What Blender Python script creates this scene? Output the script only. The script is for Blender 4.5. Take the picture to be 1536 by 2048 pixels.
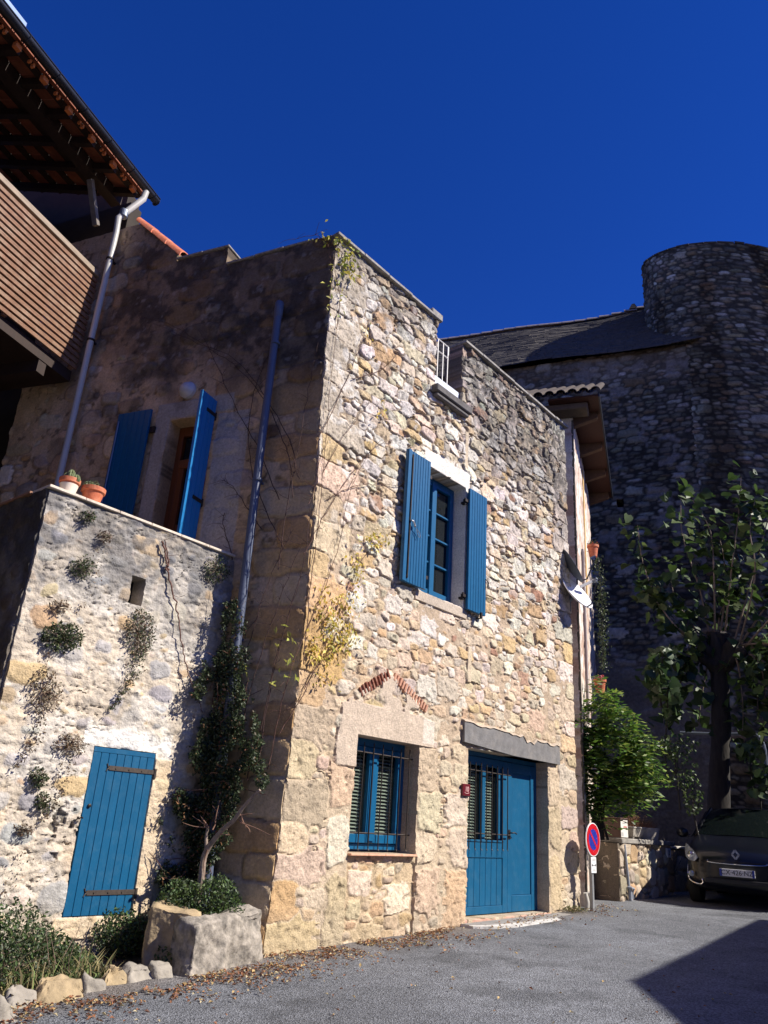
import bpy, bmesh, math, random
import numpy as np
from mathutils import Vector, Matrix, noise as mnoise
random.seed(7)
RNG = np.random.default_rng(11)
for o in list(bpy.data.objects): bpy.data.objects.remove(o)
S = bpy.context.scene
COL = S.collection
# ---------------------------------------------------------------- camera
FPX = 1566.0; PX, PY = 768.0, 1024.0
CAM = np.array([0.0, 0.0, 1.2])
_up = np.array([1030.0 - PX, -2939.0 - PY, FPX]); _up /= np.linalg.norm(_up)
_fw = np.array([0, 0, 1.0]); _fw -= _up * (_fw @ _up); _fw /= np.linalg.norm(_fw)
_rt = np.cross(_fw, _up)
if _rt[0] < 0: _rt = -_rt
RM = np.array([_rt, _fw, _up])                       # world = RM @ camera (x right, y down, z forward)
cam = bpy.data.objects.new('camera', bpy.data.cameras.new('camera')); COL.objects.link(cam)
cx, cy, cz = RM @ np.array([1, 0, 0]), RM @ np.array([0, -1, 0]), RM @ np.array([0, 0, -1])
cam.matrix_world = Matrix(((cx[0], cy[0], cz[0], CAM[0]), (cx[1], cy[1], cz[1], CAM[1]), (cx[2], cy[2], cz[2], CAM[2]), (0, 0, 0, 1)))
cam.data.sensor_fit = 'VERTICAL'; cam.data.sensor_height = 36.0; cam.data.lens = 36.0 * FPX / 2048.0
cam.data.clip_start = 0.05; cam.data.clip_end = 2000.0
S.camera = cam
# ---------------------------------------------------------------- sky, sun, exposure
SUN_AZ, SUN_EL = 102.0, 42.0                        # heading clockwise from +Y
wd = bpy.data.worlds.new('World'); S.world = wd; wd.use_nodes = True
wn = wd.node_tree.nodes; wl = wd.node_tree.links; wn.clear()
sky = wn.new('ShaderNodeTexSky'); sky.sky_type = 'NISHITA'; sky.sun_disc = False
sky.sun_elevation = math.radians(SUN_EL); sky.sun_rotation = math.radians(SUN_AZ)
sky.altitude = 1500; sky.air_density = 0.7; sky.dust_density = 0.0; sky.ozone_density = 4.0
hs = wn.new('ShaderNodeHueSaturation'); hs.inputs['Saturation'].default_value = 1.28; hs.inputs['Hue'].default_value = 0.512
bg = wn.new('ShaderNodeBackground'); bg.inputs['Strength'].default_value = 0.077
wo = wn.new('ShaderNodeOutputWorld')
tint = wn.new('ShaderNodeMix'); tint.data_type = 'RGBA'; tint.blend_type = 'MULTIPLY'; tint.inputs[0].default_value = 1.0; tint.inputs[7].default_value = (1.30, 1.06, 1.52, 1)
wl.new(sky.outputs[0], hs.inputs['Color']); wl.new(hs.outputs[0], tint.inputs[6]); wl.new(tint.outputs[2], bg.inputs[0]); wl.new(bg.outputs[0], wo.inputs[0])
sl = bpy.data.lights.new('sun', 'SUN'); sl.energy = 5.0; sl.angle = math.radians(0.5); sl.color = (1.0, 0.93, 0.825)
sun = bpy.data.objects.new('sun', sl); COL.objects.link(sun)
_a, _e = math.radians(SUN_AZ), math.radians(SUN_EL)
SUND = np.array([math.sin(_a) * math.cos(_e), math.cos(_a) * math.cos(_e), math.sin(_e)])
sun.rotation_euler = Vector(SUND).to_track_quat('Z', 'Y').to_euler(); sun.location = (20, -5, 20)
S.view_settings.view_transform = 'Standard'; S.view_settings.look = 'None'
S.view_settings.exposure = 0.62; S.view_settings.gamma = 1.0
S.render.engine = 'CYCLES'
S.cycles.max_bounces = 5; S.cycles.diffuse_bounces = 3; S.cycles.transparent_max_bounces = 8
# ---------------------------------------------------------------- frames and picking
Z = np.array([0, 0, 1.0])
def dirn(a): a = math.radians(a); return np.array([math.sin(a), math.cos(a), 0.0])
def ray(x, y):
    d = RM @ np.array([x - PX, y - PY, FPX]); return d / np.linalg.norm(d)
def hit(px, P0, n):
    d = ray(*px); return CAM + d * (((P0 - CAM) @ n) / (d @ n))
def at_dist(px, D):                                  # point on the ray at horizontal distance D
    d = ray(*px); return CAM + d * (D / math.hypot(d[0], d[1]))
class Frame:
    def __init__(s, O, a, side=90): s.O = np.array(O, float); s.u = dirn(a); s.n = dirn(a + side)
    def __call__(s, u, d, v): return s.O + s.u * u + s.n * d + Z * v
    def pick(s, px, d=0.0):
        P = hit(px, s.O + s.n * d, s.n); return float((P - s.O) @ s.u), float(P[2] - s.O[2])
O0 = np.array([-0.82381346, 8.02243345, 0.0])
FA = Frame(O0, 40.758, 90)                          # front wall of the stone house
FL = Frame(O0, -66.0, -90)                          # side wall
PT = hit((468, 1122), O0, FL.n); PT = np.array([PT[0], PT[1], 0.0])
FT = Frame(PT, 40.758, 90)                          # terrace wall
def gz(x, y):
    u = (x - O0[0]) * FA.u[0] + (y - O0[1]) * FA.u[1]
    return 0.032 * 14 * math.tanh(u / 14) if abs(u) < 200 else 0.032 * 14 * (1 if u > 0 else -1)
def ground(px):
    d = ray(*px); t = (0 - CAM[2]) / d[2]
    for _ in range(12):
        P = CAM + d * t; t = (gz(P[0], P[1]) - CAM[2]) / d[2]
    return CAM + d * t
# ---------------------------------------------------------------- numpy noise
def vn(x, y, s, seed=0):
    x = x / s; y = y / s
    xi = np.floor(x).astype(np.int64); yi = np.floor(y).astype(np.int64); fx = x - xi; fy = y - yi
    fx = fx * fx * (3 - 2 * fx); fy = fy * fy * (3 - 2 * fy)
    def h(a, b):
        n = (a * 374761393 + b * 668265263 + seed * 1442695041) & 0xffffffff
        n = ((n ^ (n >> 13)) * 1274126177) & 0xffffffff
        return ((n ^ (n >> 16)) & 0xffff) / 65535.0
    return (h(xi, yi) * (1 - fx) + h(xi + 1, yi) * fx) * (1 - fy) + (h(xi, yi + 1) * (1 - fx) + h(xi + 1, yi + 1) * fx) * fy
def fbm(x, y, s, seed=0, o=4, g=0.5):
    r = 0; a = 1; t = 0
    for k in range(o):
        r = r + a * vn(x, y, s / 2.03 ** k, seed + 17 * k); t += a; a *= g
    return r / t
def sst(a, b, x):
    t = np.clip((x - a) / (b - a), 0, 1); return t * t * (3 - 2 * t)
def lin(r, g, b):
    f = lambda c: (c / 255) / 12.92 if c <= 10 else (((c / 255) + 0.055) / 1.055) ** 2.4
    return np.array([f(r), f(g), f(b)])
def mixc(A, B, f): return A * (1 - f[..., None]) + B * f[..., None]
# ---------------------------------------------------------------- materials
MATS = {}
def newmat(name):
    m = bpy.data.materials.new(name); m.use_nodes = True
    nt = m.node_tree; b = nt.nodes['Principled BSDF']
    return m, nt.nodes, nt.links, b
def pmat(name, col, rough=0.6, metal=0.0, var=0.12, vs=12.0, bump=0.0, bs=60.0, spec=0.5, dirt=None, dscale=5.0, damt=0.4, stretch=None, attr=False, trans=0.0, coat=0.0):
    """painted / plain surface: colour with two scales of noise, optional dirt, optional bump"""
    if name in MATS: return MATS[name]
    m, N, L, b = newmat(name); MATS[name] = m
    tc = N.new('ShaderNodeTexCoord'); src = tc.outputs['Object']
    if stretch:
        mp = N.new('ShaderNodeMapping'); mp.inputs['Scale'].default_value = stretch; L.new(src, mp.inputs[0]); src = mp.outputs[0]
    n1 = N.new('ShaderNodeTexNoise'); n1.inputs['Scale'].default_value = vs; n1.inputs['Detail'].default_value = 6; n1.inputs['Roughness'].default_value = 0.65
    L.new(src, n1.inputs[0])
    mr = N.new('ShaderNodeMapRange'); mr.inputs[1].default_value = 0.3; mr.inputs[2].default_value = 0.7
    mr.inputs[3].default_value = 1 - var; mr.inputs[4].default_value = 1 + var; L.new(n1.outputs[0], mr.inputs[0])
    mx = N.new('ShaderNodeMix'); mx.data_type = 'RGBA'; mx.blend_type = 'MULTIPLY'; mx.inputs[0].default_value = 1.0
    if attr:
        at = N.new('ShaderNodeAttribute'); at.attribute_name = 'Col'; L.new(at.outputs['Color'], mx.inputs[6])
    else: mx.inputs[6].default_value = (*col, 1)
    L.new(mr.outputs[0], mx.inputs[7]); out = mx.outputs[2]
    if dirt is not None:
        n2 = N.new('ShaderNodeTexNoise'); n2.inputs['Scale'].default_value = dscale; n2.inputs['Detail'].default_value = 8; n2.inputs['Roughness'].default_value = 0.7
        L.new(tc.outputs['Object'], n2.inputs[0])
        r2 = N.new('ShaderNodeMapRange'); r2.inputs[1].default_value = 0.48; r2.inputs[2].default_value = 0.72; r2.inputs[3].default_value = 0; r2.inputs[4].default_value = damt
        L.new(n2.outputs[0], r2.inputs[0])
        m2 = N.new('ShaderNodeMix'); m2.data_type = 'RGBA'; L.new(r2.outputs[0], m2.inputs[0]); L.new(out, m2.inputs[6]); m2.inputs[7].default_value = (*dirt, 1); out = m2.outputs[2]
    L.new(out, b.inputs['Base Color'])
    b.inputs['Roughness'].default_value = rough; b.inputs['Metallic'].default_value = metal; b.inputs['Specular IOR Level'].default_value = spec
    if coat: b.inputs['Coat Weight'].default_value = coat; b.inputs['Coat Roughness'].default_value = 0.05
    if bump:
        n3 = N.new('ShaderNodeTexNoise'); n3.inputs['Scale'].default_value = bs; n3.inputs['Detail'].default_value = 5; L.new(src, n3.inputs[0])
        bp = N.new('ShaderNodeBump'); bp.inputs['Strength'].default_value = bump; bp.inputs['Distance'].default_value = 0.01
        L.new(n3.outputs[0], bp.inputs['Height']); L.new(bp.outputs[0], b.inputs['Normal'])
    if trans:
        tr = N.new('ShaderNodeBsdfTranslucent'); L.new(out, tr.inputs[0]); ms = N.new('ShaderNodeMixShader'); ms.inputs[0].default_value = trans
        L.new(b.outputs[0], ms.inputs[1]); L.new(tr.outputs[0], ms.inputs[2]); L.new(ms.outputs[0], N['Material Output'].inputs[0])
    return m
def glassmat(name, tint=(0.02, 0.025, 0.03), tr=0.5):
    if name in MATS: return MATS[name]
    m, N, L, b = newmat(name); MATS[name] = m
    b.inputs['Base Color'].default_value = (*tint, 1); b.inputs['Roughness'].default_value = 0.04
    t = N.new('ShaderNodeBsdfTransparent'); t.inputs[0].default_value = (0.85, 0.9, 0.88, 1)
    ms = N.new('ShaderNodeMixShader'); ms.inputs[0].default_value = tr
    L.new(b.outputs[0], ms.inputs[1]); L.new(t.outputs[0], ms.inputs[2]); L.new(ms.outputs[0], N['Material Output'].inputs[0])
    return m
M_WALL = pmat('weathered_stone', (1, 1, 1), 0.92, var=0.26, vs=48, bump=1.0, bs=70, spec=0.15, attr=True)
M_PLASTER = pmat('old_plaster', (1, 1, 1), 0.95, var=0.24, vs=34, bump=0.9, bs=60, spec=0.12, attr=True)
M_FARWALL = pmat('dark_rubble', (1, 1, 1), 0.95, var=0.3, vs=14, bump=0.8, bs=22, spec=0.15, attr=True)
BLUE = lin(4, 84, 126)
M_BLUE = pmat('blue_paint', BLUE, 0.42, var=0.07, vs=9, bump=0.12, bs=120, spec=0.4, dirt=lin(40, 110, 150), dscale=14, damt=0.25, stretch=(1, 1, 0.15))
M_BLUE2 = pmat('blue_paint_dusty', lin(7, 82, 120), 0.5, var=0.10, vs=9, bump=0.2, bs=120, spec=0.3, dirt=lin(70, 110, 135), dscale=9, damt=0.28, stretch=(1, 1, 0.2))
M_IRON = pmat('dark_iron', (0.035, 0.03, 0.028), 0.55, 0.6, var=0.3, vs=40, dirt=(0.09, 0.04, 0.02), dscale=30, damt=0.5)
M_ZINC = pmat('zinc', lin(120, 128, 140), 0.45, 0.5, var=0.15, vs=6)
M_WHITE = pmat('white_paint', lin(225, 222, 215), 0.45, var=0.06, vs=10, dirt=lin(150, 140, 125), damt=0.3)
M_BLACK = pmat('dark_interior', (0.004, 0.004, 0.005), 0.9, var=0.2)
M_TERRA = pmat('terracotta', lin(190, 105, 72), 0.8, var=0.22, vs=14, bump=0.3, dirt=lin(205, 160, 130), dscale=9, damt=0.5)
M_WOODD = pmat('dark_timber', lin(44, 27, 19), 0.75, var=0.3, vs=5, bump=0.3, bs=40, stretch=(4, 4, 0.5))
M_WOODG = pmat('grey_timber', lin(120, 112, 104), 0.8, var=0.25, vs=8, bump=0.3, bs=60)
M_WOODO = pmat('varnished_frame', lin(120, 66, 30), 0.45, var=0.25, vs=6, stretch=(3, 3, 0.4))
M_GLASS = glassmat('window_glass', tr=0.45)
M_DGLASS = glassmat('dark_glass', tint=(0.015, 0.018, 0.02), tr=0.12)
# ---------------------------------------------------------------- object helpers
def tagged(o, label, cat, group=None, kind=None):
    o['label'] = label; o['category'] = cat
    if group: o['group'] = group
    if kind: o['kind'] = kind
    return o
def thing(name, label, cat, loc, group=None):
    o = bpy.data.objects.new(name, None); COL.objects.link(o); o.location = tuple(float(c) for c in loc); o.empty_display_size = 0.2
    o['_loc'] = [float(c) for c in loc]
    return tagged(o, label, cat, group)
def adopt(o, parent):
    o.parent = parent
    p = parent; tot = Vector((0, 0, 0))
    while p is not None: tot += Vector(p.location); p = p.parent
    # children keep world coordinates; every parent only translates
    o.matrix_parent_inverse = Matrix.Identity(4)
    o.location = -tot
def link_mesh(name, me, mat, parent=None, smooth=False):
    o = bpy.data.objects.new(name, me); COL.objects.link(o)
    for mm in (mat if isinstance(mat, (list, tuple)) else [mat]): me.materials.append(mm)
    if smooth: me.polygons.foreach_set('use_smooth', np.ones(len(me.polygons), bool))
    if parent is not None: adopt(o, parent)
    return o
def np_mesh(name, V, F, col=None):
    """V (n,3), F (m,k) arrays"""
    me = bpy.data.meshes.new(name); k = F.shape[1]
    me.vertices.add(len(V)); me.vertices.foreach_set('co', np.ascontiguousarray(V, np.float32).ravel())
    me.loops.add(F.size); me.loops.foreach_set('vertex_index', np.ascontiguousarray(F, np.int32).ravel())
    me.polygons.add(len(F)); me.polygons.foreach_set('loop_start', np.arange(0, F.size, k, dtype=np.int32))
    me.update(calc_edges=True)
    if col is not None:
        a = me.color_attributes.new('Col', 'FLOAT_COLOR', 'POINT')
        c = np.ones((len(V), 4), np.float32); c[:, :3] = np.clip(col, 0.004, 0.95); a.data.foreach_set('color', c.ravel())
    return me
class MB:
    def __init__(s): s.v = []; s.f = []
    def poly(s, pts):
        i = len(s.v); s.v += [tuple(p) for p in pts]; s.f.append(tuple(range(i, i + len(pts))))
    def hexa(s, p):                                   # 8 points: bottom 4 ccw, top 4
        i = len(s.v); s.v += [tuple(q) for q in p]
        for q in ((0, 3, 2, 1), (4, 5, 6, 7), (0, 1, 5, 4), (1, 2, 6, 5), (2, 3, 7, 6), (3, 0, 4, 7)): s.f.append(tuple(i + k for k in q))
    def box(s, fr, u0, u1, d0, d1, v0, v1):
        s.hexa([fr(u0, d0, v0), fr(u1, d0, v0), fr(u1, d1, v0), fr(u0, d1, v0), fr(u0, d0, v1), fr(u1, d0, v1), fr(u1, d1, v1), fr(u0, d1, v1)]); return s
    def beam(s, A, B, w, h, up=Z):
        A = np.array(A, float); B = np.array(B, float); t = B - A; t /= np.linalg.norm(t)
        x = np.cross(t, up); x /= np.linalg.norm(x); y = np.cross(x, t)
        c = [(-w / 2, -h / 2), (w / 2, -h / 2), (w / 2, h / 2), (-w / 2, h / 2)]
        s.hexa([A + x * a + y * b for a, b in c] + [B + x * a + y * b for a, b in c]); return s
    def tube(s, P, r, n=8, cap=True):
        P = [np.array(p, float) for p in P]; R = r if hasattr(r, '__len__') else [r] * len(P)
        base = len(s.v); ref = None
        for k, p in enumerate(P):
            t = P[min(k + 1, len(P) - 1)] - P[max(k - 1, 0)]; t = t / (np.linalg.norm(t) + 1e-9)
            if ref is None:
                ref = np.array([0, 0, 1.0]) if abs(t[2]) < 0.9 else np.array([1.0, 0, 0])
            x = np.cross(ref, t); x /= np.linalg.norm(x) + 1e-9; y = np.cross(t, x); ref = y
            for j in range(n):
                a = 2 * math.pi * j / n; s.v.append(tuple(p + (x * math.cos(a) + y * math.sin(a)) * R[k]))
        for k in range(len(P) - 1):
            for j in range(n):
                a = base + k * n + j; b = base + k * n + (j + 1) % n; s.f.append((a, b, b + n, a + n))
        if cap:
            s.f.append(tuple(base + j for j in range(n))[::-1]); s.f.append(tuple(base + (len(P) - 1) * n + j for j in range(n)))
        return s
    def lathe(s, c, prof, n=20, X=np.array([1.0, 0, 0]), Y=np.array([0, 1.0, 0]), A=Z):
        base = len(s.v); c = np.array(c, float)
        for r, h in prof:
            for j in range(n):
                a = 2 * math.pi * j / n; s.v.append(tuple(c + A * h + (X * math.cos(a) + Y * math.sin(a)) * r))
        for k in range(len(prof) - 1):
            for j in range(n):
                a = base + k * n + j; b = base + k * n + (j + 1) % n; s.f.append((a, b, b + n, a + n))
        s.f.append(tuple(base + j for j in range(n))[::-1]); s.f.append(tuple(base + (len(prof) - 1) * n + j for j in range(n)))
        return s
    def build(s, name, mat, parent=None, smooth=False, bevel=0.0, seg=1):
        me = bpy.data.meshes.new(name); me.from_pydata(s.v, [], s.f); me.update()
        bm = bmesh.new(); bm.from_mesh(me); bmesh.ops.recalc_face_normals(bm, faces=bm.faces); bm.to_mesh(me); bm.free()
        o = link_mesh(name, me, mat, parent, smooth)
        if bevel:
            b = o.modifiers.new('bevel', 'BEVEL'); b.width = bevel; b.segments = seg; b.limit_method = 'ANGLE'; b.angle_limit = math.radians(40)
        if smooth and hasattr(me, 'set_sharp_from_angle'): me.set_sharp_from_angle(angle=math.radians(42))
        return o
# ---------------------------------------------------------------- rubble masonry
def pack(u0, u1, v0, v1, sizes, seed, fixed=(), g=0.02):
    """greedy packing of stones; returns rows (cu, cv, hw, hh, rot)"""
    r = np.random.default_rng(seed); nu = int((u1 - u0) / g) + 2; nv = int((v1 - v0) / g) + 2
    occ = np.zeros((nv, nu), bool); out = []
    def put(a, b, hw, hh, rot, force=False):
        i0 = max(0, int((a - hw * 0.94 - u0) / g)); i1 = min(nu, int((a + hw * 0.94 - u0) / g) + 1)
        j0 = max(0, int((b - hh * 0.94 - v0) / g)); j1 = min(nv, int((b + hh * 0.94 - v0) / g) + 1)
        if not force and (i1 <= i0 or j1 <= j0 or occ[j0:j1, i0:i1].any()): return False
        occ[j0:j1, i0:i1] = True; out.append((a, b, hw, hh, rot)); return True
    for (a, b, hw, hh) in fixed: put(a, b, hw, hh, 0.0, True)
    for (w0, w1, h0, h1, tries, va, vb) in sizes:
        for _ in range(tries):
            w = r.uniform(w0, w1); h = r.uniform(h0, h1)
            put(r.uniform(u0, u1), r.uniform(max(v0, va), min(v1, vb)), w / 2, h / 2, r.normal(0, 0.05))
    return np.array(out)
def rubble(U, V, seeds, p=3.2, warp=0.03, seed=1, cut=1.16):
    Uw = U + warp * (fbm(U, V, 0.16, seed, 3) - 0.5) * 2; Vw = V + warp * (fbm(U, V, 0.16, seed + 50, 3) - 0.5) * 2
    idx = np.zeros(U.shape, np.int32); D1 = np.full(U.shape, 9.0); D2 = np.full(U.shape, 9.0)
    B = 40
    for j in range(0, U.shape[0], B):
        for i in range(0, U.shape[1], B):
            sl_ = (slice(j, j + B), slice(i, i + B)); u = Uw[sl_]; v = Vw[sl_]
            pad = 0.75
            c = np.where((seeds[:, 0] > u.min() - pad) & (seeds[:, 0] < u.max() + pad) & (seeds[:, 1] > v.min() - pad * 0.8) & (seeds[:, 1] < v.max() + pad * 0.8))[0]
            if len(c) < 2: continue
            s = seeds[c]; ca = np.cos(s[:, 4]); sa = np.sin(s[:, 4])
            du = u[..., None] - s[:, 0]; dv = v[..., None] - s[:, 1]
            x = np.abs((du * ca + dv * sa) / s[:, 2]); y = np.abs((-du * sa + dv * ca) / s[:, 3])
            d = (x ** p + y ** p) ** (1 / p)
            k = np.argpartition(d, 1, axis=-1)[..., :2]; dd = np.take_along_axis(d, k, -1)
            sw = dd[..., 0] > dd[..., 1]; a = np.where(sw, dd[..., 1], dd[..., 0]); b = np.where(sw, dd[..., 0], dd[..., 1])
            idx[sl_] = c[np.where(sw, k[..., 1], k[..., 0])]; D1[sl_] = a; D2[sl_] = b
    mn = np.minimum(seeds[idx, 2], seeds[idx, 3])
    m = np.minimum((D2 - D1) * 0.5, (cut - D1)) * mn       # metres from the joint, negative inside wide joints
    return idx, m, Uw, Vw
def grid_lines(a, b, res, extra):
    L = list(np.linspace(a, b, max(2, int(round((b - a) / res)) + 1)))
    for e in extra:
        if a + 1e-6 < e < b - 1e-6:
            k = int(np.argmin([abs(x - e) for x in L[1:-1]])) + 1; L[k] = e
    return np.array(sorted(L))
def wall(name, fr, u0, u1, v0, v1, res, style, mat, parent, opens=(), keep=None, depth=0.3, eu=(), ev=(), umap=None, curve=None):
    us = grid_lines(u0, u1, res, [o[0] for o in opens] + [o[1] for o in opens] + list(eu))
    vs = grid_lines(v0, v1, res, [o[2] for o in opens] + [o[3] for o in opens] + list(ev))
    U, V = np.meshgrid(us, vs); h, col = style(U, V)
    UU = U if umap is None else umap(U, V)
    if curve is None:
        P = fr.O + UU[..., None] * fr.u + V[..., None] * Z + h[..., None] * fr.n
        back = np.broadcast_to(-fr.n, P.shape)
    else: P, back = curve(UU, V, h)
    nv, nu = U.shape; uc = (us[:-1] + us[1:]) / 2; vc = (vs[:-1] + vs[1:]) / 2; UC, VC = np.meshgrid(uc, vc)
    K = np.ones(UC.shape, bool)
    for o in opens: K &= ~((UC > o[0]) & (UC < o[1]) & (VC > o[2]) & (VC < o[3]))
    if keep is not None: K &= keep(UC, VC)
    ID = np.arange(nv * nu).reshape(nv, nu)
    q = np.stack([ID[:-1, :-1], ID[:-1, 1:], ID[1:, 1:], ID[1:, :-1]], -1)
    flip = np.dot(np.cross(fr.u, Z), fr.n) < 0
    F = [q[K]]
    Kp = np.zeros((nv + 1, nu + 1), bool); Kp[1:-1, 1:-1] = K
    C = Kp[1:-1, 1:-1]; E = []
    for nb, (a, b) in ((Kp[:-2, 1:-1], (0, 1)), (Kp[2:, 1:-1], (2, 3)), (Kp[1:-1, :-2], (3, 0)), (Kp[1:-1, 2:], (1, 2))):
        mm = C & ~nb; E.append(np.stack([q[..., a][mm], q[..., b][mm]], -1))
    E = np.concatenate(E); Pv = P.reshape(-1, 3); Bk = back.reshape(-1, 3); Cv = col.reshape(-1, 3)
    used = np.unique(E); mp = -np.ones(nv * nu, np.int64); VV = [Pv]; CC = [Cv]; off = nv * nu; prev = None
    steps = [0.33, 0.66, 1.0]
    flatP = (fr.O + UU[..., None] * fr.u + V[..., None] * Z).reshape(-1, 3) if curve is None else Pv
    for t in steps:
        m2 = mp.copy(); m2[used] = off + np.arange(len(used))
        VV.append(flatP[used] + Bk[used] * depth * t + (0 if curve is not None else 0)); CC.append(Cv[used] * (0.98)); off += len(used)
        A = E if prev is None else prev[E]
        Bn = m2[E]; F.append(np.stack([A[:, 1], A[:, 0], Bn[:, 0], Bn[:, 1]], -1)); prev = m2
    F = np.concatenate(F)
    if flip: F = F[:, ::-1]
    me = np_mesh(name, np.concatenate(VV), F, np.concatenate(CC))
    o = link_mesh(name, me, mat, parent, smooth=True)
    me.set_sharp_from_angle(angle=math.radians(55))
    return o
def stone_cols(n, pal, wts, seed, jit=0.12):
    r = np.random.default_rng(seed); pal = np.array(pal); w = np.array(wts, float); w /= w.sum()
    c = pal[r.choice(len(pal), n, p=w)]
    return c * (1 + r.normal(0, jit, (n, 1))) * (1 + r.normal(0, 0.03, (n, 3)))
# ================================================================ GROUND
def build_ground():
    def axis(near0, near1, res, far):
        a = list(np.arange(near0, near1 + 1e-6, res)); s = res; x = near1
        while x < far: s *= 1.45; x += s; a.append(x)
        s = res; x = near0
        while x > -far: s *= 1.45; x -= s; a.insert(0, x)
        return np.array(a)
    xs = axis(-5.0, 9.0, 0.07, 600); ys = axis(4.5, 19.0, 0.07, 600)
    X, Y = np.meshgrid(xs, ys)
    u = (X - O0[0]) * FA.u[0] + (Y - O0[1]) * FA.u[1]; n = (X - O0[0]) * FA.n[0] + (Y - O0[1]) * FA.n[1]
    H = 0.032 * 14 * np.tanh(u / 14) + 0.03 * (fbm(X, Y, 2.5, 5, 3) - 0.5) + 0.006 * (fbm(X, Y, 0.25, 6, 3) - 0.5)
    V = np.stack([X, Y, H], -1).reshape(-1, 3); nv, nu = X.shape; ID = np.arange(nv * nu).reshape(nv, nu)
    F = np.stack([ID[:-1, :-1], ID[:-1, 1:], ID[1:, 1:], ID[1:, :-1]], -1).reshape(-1, 4)
    asph = np.ones(X.shape + (3,)) * np.array([0.146, 0.154, 0.170])
    asph *= (0.66 + 0.70 * fbm(X, Y, 1.6, 21, 5))[..., None]; asph *= (1 - 0.3 * sst(0.64, 0.74, fbm(X, Y, 0.7, 24, 4)))[..., None]
    dirt = np.array([0.17, 0.135, 0.105])
    edge = sst(0.75, 0.05, n + 0.5 * (fbm(X, Y, 0.5, 31, 4) - 0.5)) * (u > -9) * (u < 6.0)
    edge = edge * (0.35 + 0.65 * fbm(X, Y, 0.35, 8, 3))
    bed = sst(0.15, -0.2, n + 0.25 * (fbm(X, Y, 0.3, 33, 3) - 0.5)) * (u < 0)
    yard = sst(7.4, 7.9, u) * sst(-0.3, -0.6, n)
    col = mixc(asph, np.broadcast_to(dirt, asph.shape), np.clip(edge * 0.8, 0, 1))
    col = mixc(col, np.broadcast_to(np.array([0.10, 0.075, 0.05]), asph.shape), np.clip(np.maximum(bed, yard), 0, 1))
    crk = np.abs(fbm(X, Y, 1.9, 77, 4) - 0.5); col *= (1 - 0.35 * sst(0.008, 0.0, crk) * (fbm(X, Y, 3.0, 78, 2) > 0.55))[..., None]
    m, N, L, b = newmat('asphalt')
    at = N.new('ShaderNodeAttribute'); at.attribute_name = 'Col'; tc = N.new('ShaderNodeTexCoord')
    v1 = N.new('ShaderNodeTexVoronoi'); v1.inputs['Scale'].default_value = 95; L.new(tc.outputs['Object'], v1.inputs['Vector'])
    sp = N.new('ShaderNodeSeparateColor'); L.new(v1.outputs['Color'], sp.inputs[0])
    mr = N.new('ShaderNodeMapRange'); mr.inputs[1].default_value = 0; mr.inputs[2].default_value = 1; mr.inputs[3].default_value = 0.45; mr.inputs[4].default_value = 1.65; L.new(sp.outputs[0], mr.inputs[0])
    mx = N.new('ShaderNodeMix'); mx.data_type = 'RGBA'; mx.blend_type = 'MULTIPLY'; mx.inputs[0].default_value = 1
    L.new(at.outputs['Color'], mx.inputs[6]); L.new(mr.outputs[0], mx.inputs[7])
    n2 = N.new('ShaderNodeTexNoise'); n2.inputs['Scale'].default_value = 3; n2.inputs['Detail'].default_value = 9; n2.inputs['Roughness'].default_value = 0.7; L.new(tc.outputs['Object'], n2.inputs[0])
    r2 = N.new('ShaderNodeMapRange'); r2.inputs[1].default_value = 0.3; r2.inputs[2].default_value = 0.7; r2.inputs[3].default_value = 0.75; r2.inputs[4].default_value = 1.2; L.new(n2.outputs[0], r2.inputs[0])
    m2 = N.new('ShaderNodeMix'); m2.data_type = 'RGBA'; m2.blend_type = 'MULTIPLY'; m2.inputs[0].default_value = 1; L.new(mx.outputs[2], m2.inputs[6]); L.new(r2.outputs[0], m2.inputs[7])
    L.new(m2.outputs[2], b.inputs['Base Color']); b.inputs['Roughness'].default_value = 0.85; b.inputs['Specular IOR Level'].default_value = 0.3
    bp = N.new('ShaderNodeBump'); bp.inputs['Strength'].default_value = 0.8; bp.inputs['Distance'].default_value = 0.012; L.new(v1.outputs['Distance'], bp.inputs['Height']); L.new(bp.outputs[0], b.inputs['Normal'])
    me = np_mesh('street', V, F, col.reshape(-1, 3)); o = link_mesh('street', me, m, None, True); o['kind'] = 'structure'
    o['label'] = 'grey asphalt street rising gently past the stone house'; return o
build_ground()
# ================================================================ STONE HOUSE
house = thing('stone_house', 'two storey rubble stone house with blue shutters and blue wide front door', 'house', O0)
CORN = np.array([[-0.3, -0.03], [0.02, -0.02], [0.46, 0.02], [0.89, 0.04], [1.33, 0.055], [1.8, 0.08], [2.3, 0.09], [3.33, 0.09], [3.89, 0.08], [4.47, 0.06], [5.39, 0.02], [6.4, -0.01], [8.3, -0.03]])
def corner(v): return np.interp(v, CORN[:, 0], CORN[:, 1])
FACE_R = 6.2
QUO = []
_r = random.Random(3); y = -0.3; k = 0
while y < 8.0:
    h = _r.uniform(0.24, 0.4); w = (_r.uniform(0.5, 0.72) if k % 2 else _r.uniform(0.3, 0.42)); QUO.append((w / 2, y + h / 2, w / 2, h / 2)); y += h; k += 1
y = -0.3; k = 0; QR = []
while y < 8.0:
    h = _r.uniform(0.2, 0.34); w = (_r.uniform(0.4, 0.55) if k % 2 else _r.uniform(0.22, 0.3)); QR.append((FACE_R - w / 2, y + h / 2, w / 2, h / 2)); y += h; k += 1
LOWJ = []                                          # dressed jamb blocks of the lower window and the door
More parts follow.
